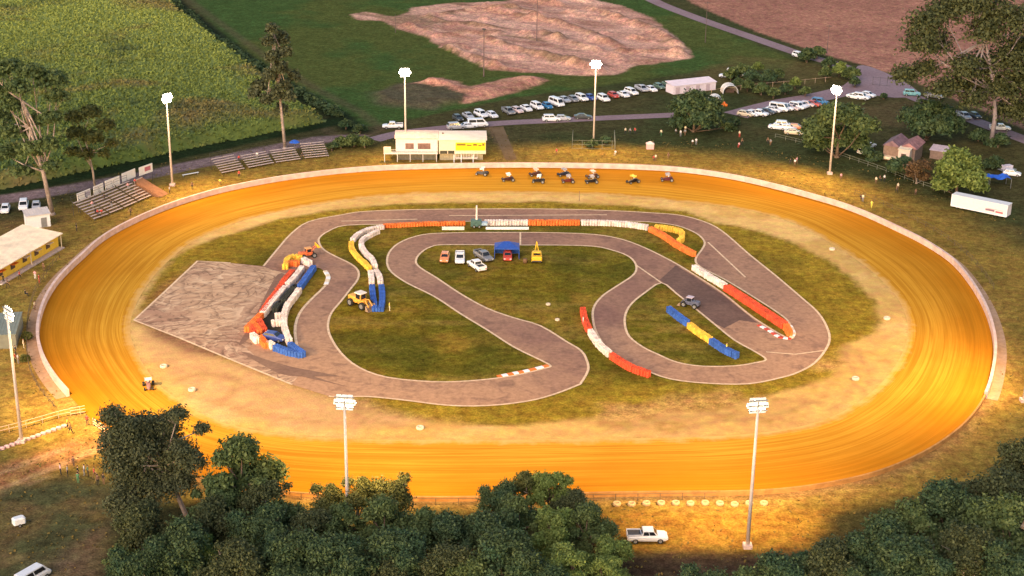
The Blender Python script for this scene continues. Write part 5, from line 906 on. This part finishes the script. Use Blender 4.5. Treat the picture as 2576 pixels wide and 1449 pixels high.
# rough grass tufts on verge and infield, where the picture shows speckle
n = 26000; g = np.random.default_rng(9); gx = g.uniform(-120, 130, n*2); gy = g.uniform(140, 400, n*2); rr_ = np.hypot(gx-CC.x, gy-CC.y); kk_ = (np.arctan2(gy-CC.y, gx-CC.x)/(2*PI)*NR) % NR
ro_ = np.interp(kk_, np.arange(NR+1), np.append(RO, RO[0])); dv = rr_-ro_; s_ = (dv > 1.3) & (dv < 28) & (fbm(gx, gy, 5, 401) > .42); gx, gy = gx[s_][:n], gy[s_][:n]
bl = np.stack([gx, gy, np.full(len(gx), .05), *[np.full(len(gx), .18)]*3], 1); o = leaves(bl, len(gx)*1, .17, 88, name='rough_grass', mat=leafm('dry_grass', (.17, .12, .03), (.25, .17, .045), (.12, .10, .03))); tag(o, 'rough dry grass tufts on the verge outside the wall', 'grass', kind='stuff')
# ================================================================== PEOPLE
def person_mesh(pose):
    J = {}; E_ = []
    def v(n, p, r, par=None): J[n] = (p, r); (E_.append((par, n)) if par else None)
    sit = pose == 'sit'; dz = -.42 if sit else 0
    v('pelvis', (0, 0, .95+dz), .135); v('waist', (0, 0, 1.10+dz), .125, 'pelvis'); v('chest', (.01, 0, 1.30+dz), .15, 'waist'); v('neck', (.02, 0, 1.47+dz), .06, 'chest'); v('head', (.03, 0, 1.58+dz), .088, 'neck'); v('crown', (.02, 0, 1.68+dz), .085, 'head'); v('nose', (.125, 0, 1.585+dz), .016, 'head')
    for s, n in ((-1, 'r'), (1, 'l')):
        sw = .28*s if pose == 'walk' else 0
        v('sh'+n, (0, .17*s, 1.40+dz), .065, 'chest'); v('el'+n, (-sw*.6-.02, .25*s, 1.14+dz), .046, 'sh'+n); w = (-sw+.10, .25*s, .93+dz) if not sit else (.30, .16*s, .72); v('wr'+n, w, .03, 'el'+n)
        d = Vector((.25, 0, -1)).normalized() if not sit else Vector((1, 0, -.1)).normalized(); pw = Vector(w)+d*.07; v('pa'+n, tuple(pw), .034, 'wr'+n)
        for i, l_ in enumerate((.07, .085, .08, .06)): a = pw+d*.045+Vector((-(i-1.5)*.019, 0, 0)) if not sit else pw+d*.045+Vector((0, (i-1.5)*.019, 0)); v('f%d%s' % (i, n), tuple(a), .011, 'pa'+n); v('g%d%s' % (i, n), tuple(a+d*l_-Vector((0, .012*s, 0))), .008, 'f%d%s' % (i, n))
        th_ = pw+Vector((.035, -.012*s, .0)); v('t'+n, tuple(th_), .012, 'pa'+n); v('u'+n, tuple(th_+d*.045+Vector((.012, 0, 0))), .009, 't'+n)
        st = .24*s if pose == 'walk' else 0
        v('hp'+n, (0, .095*s, .90+dz), .10, 'pelvis')
        if sit: v('kn'+n, (.44, .12*s, .52), .066, 'hp'+n); v('an'+n, (.46, .12*s, .09), .042, 'kn'+n); v('to'+n, (.62, .13*s, .035), .036, 'an'+n)
        else: v('kn'+n, (st*.6+.03, .11*s, .50), .068, 'hp'+n); v('an'+n, (st, .11*s, .09), .042, 'kn'+n); v('to'+n, (st+.15, .13*s, .035), .036, 'an'+n)
    ks = list(J); me = bpy.data.meshes.new('sk'); me.from_pydata([J[k][0] for k in ks], [(ks.index(a), ks.index(b)) for a, b in E_], []); ob = bpy.data.objects.new('sk', me); COL.objects.link(ob)
    ob.modifiers.new('s', 'SKIN'); 
    for i, k in enumerate(ks): me.skin_vertices[0].data[i].radius = (J[k][1],)*2
    me.skin_vertices[0].data[0].use_root = True; sb = ob.modifiers.new('b', 'SUBSURF'); sb.levels = 1
    dg = bpy.context.evaluated_depsgraph_get(); out = bpy.data.meshes.new_from_object(ob.evaluated_get(dg)); bpy.data.objects.remove(ob); out.name = 'person'; out.materials.clear()
    for m_ in (skin, blue, dark): out.materials.append(m_)
    for f in out.polygons:
        c = f.center; z = c.z-dz
        f.material_index = 0 if (z > 1.46 or (abs(c.y) > .20 and z < 1.18 and not sit) or (sit and c.x > .22 and c.z > .60)) else (1 if z > .98 and not (sit and c.z < .60) else 2)
    out.shade_smooth(); return out
PM = {k: person_mesh(k) for k in ('stand', 'walk', 'sit')}
hm_ = MB(); hm_.lathe([(.098, -.02), (.105, .04), (.085, .09), (.01, .115)], 10, (.005, 0, 0)); HM = None
CL = {'white': (.75, .72, .70), 'black': (.03, .03, .03), 'blue': (.05, .12, .4), 'red': (.5, .06, .05), 'yellow': (.8, .7, .1), 'grey': (.25, .25, .27), 'pink': (.7, .35, .38), 'green': (.08, .2, .1), 'cream': (.7, .6, .42), 'brown': (.18, .10, .06)}
hairm = M('hair', (.05, .03, .02), .8)
def person(pose, top, low, px, py, hd, lab, group=None, z=0, sc_=1.0):
    global HM
    p = P(px, py, z); o = bpy.data.objects.new('person', PM[pose]); COL.objects.link(o); o.location = p; o.rotation_euler = (0, 0, R(hd)); o.scale = (sc_,)*3
    for i, c in ((1, top), (2, low)): o.material_slots[i].link = 'OBJECT'; o.material_slots[i].material = M('cloth_'+c, CL[c], .85, .1)
    if HM is None: h = hm_.build('hair', hairm, None, True); HM = h.data
    else: h = bpy.data.objects.new('hair', HM); COL.objects.link(h)
    h.parent = o; h.location = (0, 0, 1.66-(.42 if pose == 'sit' else 0)); return tag(o, lab, 'person', group)
G1 = 'people standing on the grass at the lower left'
for a in (('stand','pink','black',153,1194,40,'pink topped person at the left end of the lower left group'),('stand','grey','black',171,1198,200,'grey and black person second in the lower left group'),('walk','brown','brown',186,1176,90,'brown clothed person apart above the lower left group'),('stand','black','black',197,1200,10,'all black person in the middle of the lower left group'),('stand','green','green',197,1216,80,'green clothed person just in front of the all black one'),
    ('stand','white','grey',213,1196,180,'white shirted person in the lower left group'),('stand','green','black',222,1198,30,'dark green topped person right of the white shirted one'),('walk','red','brown',238,1203,0,'red shirted person walking right of the group'),('stand','brown','black',247,1222,120,'brown topped person nearest the reddish soil'),('stand','black','brown',261,1219,60,'black topped person furthest right by the gum tree')): person(*a, G1)
for a in (('stand','yellow','black',171,1078,0,'marshal in a bright yellow vest at the left gate'),('walk','brown','black',178,1090,180,'dark clothed person just below the yellow vested marshal'),('stand','red','brown',220,1070,90,'red brown clothed person inside the left gate'),('stand','green','brown',260,1098,0,'olive clothed person by the sand coloured gate leaf')): person(*a, 'people at the left gate')
GL = 'spectators outside the left bend'
for a in (('stand','black','black',193,582,0,'dark spectator behind the wall right of the canteen'),('stand','brown','black',146,613,20,'brown spectator at the canteen corner post'),('walk','red','black',50,702,0,'red spectator walking below the canteen deck'),('walk','black','black',9,712,40,'black spectator at the left edge below the canteen'),('walk','brown','black',20,724,0,'small dark spectator right of the edge one'),('stand','brown','brown',110,682,60,'brown spectator standing above the red dressed one'),('stand','pink','white',89,702,90,'pink and white spectator by the left fence'),('stand','red','red',99,712,0,'red dressed spectator beside the pink one'),
    ('sit','black','black',64,745,0,'black spectator seated by the wire fence'),('stand','cream','brown',88,780,0,'cream topped spectator at the outside of the fence'),('stand','black','black',40,893,0,'dark spectator below the grey shed roof corner'),('stand','red','black',39,912,0,'red spectator beside the near left pole'),('stand','white','grey',46,914,0,'white shirted spectator beside the near left pole'),('stand','cream','cream',60,876,20,'cream clothed spectator in front of the thin shrub')): person(*a, GL)
GF = 'spectators on the verge behind the far wall'
for i, (x, y, c, l_) in enumerate(((484,476,'brown','black'),(554,463,'yellow','brown'),(602,447,'red','black'),(329,541,'brown','black'),(1400,390,'red','brown'),(1548,390,'white','cream'),(1573,337,'cream','black'),(1585,338,'grey','black'),(1597,337,'red','black'),(1644,404,'red','brown'),(1649,405,'cream','brown'),(1663,342,'cream','green'),(1681,400,'brown','brown'),(1700,336,'grey','black'),(1712,343,'white','grey'),(1723,341,'grey','brown'),(1724,333,'cream','black'),(1742,363,'white','brown'),(1751,364,'white','grey'),(1760,312,'cream','black'),(1782,315,'pink','grey'),(1796,313,'white','black'),(1832,324,'pink','grey'),(1848,326,'white','green'),(1860,345,'cream','red'),(1859,370,'pink','red'),(1866,364,'brown','black'),(1931,362,'brown','black'),(1938,366,'grey','brown'),(1988,412,'black','black'),(1999,417,'white','brown'),(2004,412,'pink','brown'),(2115,453,'pink','brown'),(2165,503,'black','black'),(2170,507,'cream','grey'),(2192,523,'yellow','yellow'),(2203,462,'cream','brown'),(2213,455,'brown','black'),(2224,457,'white','black'),(2255,484,'brown','black'),(2258,478,'cream','brown'),(2303,489,'brown','brown'))):
    person(['stand', 'sit', 'stand', 'walk'][i % 4], c, l_, x, y, random.uniform(-120, -60), '%s topped spectator, %s in the crowd strip behind the far wall counting from the left' % (c, str(i+1)) if False else '', GF)
fr = sorted([o for o in bpy.data.objects if o.get('group') == GF], key=lambda o: o.location.x/o.location.y)
nm = ORD+['twenty fifth', 'twenty sixth', 'twenty seventh', 'twenty eighth', 'twenty ninth', 'thirtieth', 'thirty first', 'thirty second', 'thirty third', 'thirty fourth', 'thirty fifth', 'thirty sixth', 'thirty seventh', 'thirty eighth', 'thirty ninth', 'fortieth', 'forty first', 'forty second', 'forty third']
for i, o in enumerate(fr): o['label'] = '%s topped spectator on the far verge, %s from the left' % (o.material_slots[1].material.name.split('_')[1], nm[i]); o['category'] = 'person'
GB = 'spectators seated on the bleachers'
for a in (('sit','red','black',246,541,-60,'red topped spectator low on the leftmost bleacher',GB,1.0),('sit','black','black',240,538,-60,'black topped spectator low on the leftmost bleacher',GB,1.2),('sit','red','brown',256,540,-60,'brown trousered spectator in red on the leftmost bleacher',GB,1.0),('sit','pink','grey',232,520,-60,'pink topped spectator high on the leftmost bleacher',GB,2.2),('sit','black','black',262,503,-60,'black topped spectator high on the second bleacher',GB,2.8),('sit','black','grey',280,518,-60,'black and grey spectator low on the second bleacher',GB,1.4),('sit','red','black',340,463,-60,'red topped spectator high on the fourth bleacher',GB,2.9),('sit','pink','grey',322,474,-60,'pink topped spectator high on the fourth bleacher',GB,2.9),
    ('sit','red','black',601,404,-80,'red topped spectator on the leftmost upper bleacher',GB,2.0),('sit','white','grey',647,395,-80,'white topped spectator on the second upper bleacher',GB,2.2),('stand','black','black',760,402,-80,'black clothed person in the gap between upper bleachers',GB,0)): person(*a)
for a in (('stand','white','black',427,487,0,'white shirted person beside the left far light pole'),('stand','yellow','cream',980,782,0,'small cream clothed marshal right of the blue tyre arms'),('stand','white','white',1467,818,0,'white clothed marshal at the red tyre wall end'),('stand','yellow','grey',1827,886,0,'yellow topped marshal near the lower blue tyre run')): person(*a)
# pink cube tent and stall tables on the verge
r = empty('arch_tent_small', P(1635, 374), 0, 'small pink cube tent on the far verge', 'tent'); r.name = 'pop_up_tent'; bx(r, 'wall', M('tent_pink', (.75, .42, .40), .6, .1), -.9, .9, -.7, .7, 0, 1.3); mb = MB(); mb.add([(-1, -.8, 1.28), (1, -.8, 1.28), (1, .8, 1.28), (-1, .8, 1.28), (0, 0, 1.9)], [(0, 1, 4), (1, 2, 4), (2, 3, 4), (3, 0, 4)]); mb.build('roof', M('tent_pale', (.8, .6, .55), .6, .1), r)
# ================================================================== AIR LIGHT
w = bpy.data.worlds.new('World'); S.world = w; w.use_nodes = True; t = w.node_tree; t.nodes.clear(); sk = N(t, 'ShaderNodeTexSky', sky_type='NISHITA'); sk.sun_disc = False; SE, SR = 9.0, 205.0
sk.sun_elevation = R(SE); sk.sun_rotation = R(SR); sk.dust_density = 2.0; sk.ozone_density = 1.0; bg = N(t, 'ShaderNodeBackground'); bg.inputs[1].default_value = .15; L(t, sk.outputs[0], bg.inputs[0]); ow = N(t, 'ShaderNodeOutputWorld'); L(t, bg.outputs[0], ow.inputs[0])
sl = bpy.data.lights.new('sun', 'SUN'); sl.energy = 1.2; sl.angle = R(40); sl.color = (1, .80, .74); so = bpy.data.objects.new('sun', sl); COL.objects.link(so)
az = R(SR); el = R(35); sd_ = Vector((math.sin(az)*math.cos(el), math.cos(az)*math.cos(el), math.sin(el))); so.rotation_euler = (-sd_).to_track_quat('-Z', 'Y').to_euler()
S.view_settings.view_transform = 'Standard'; S.view_settings.look = 'None'; S.view_settings.exposure = 1.08; S.view_settings.gamma = 1
S.cycles.max_bounces = 4; S.cycles.use_denoising = True
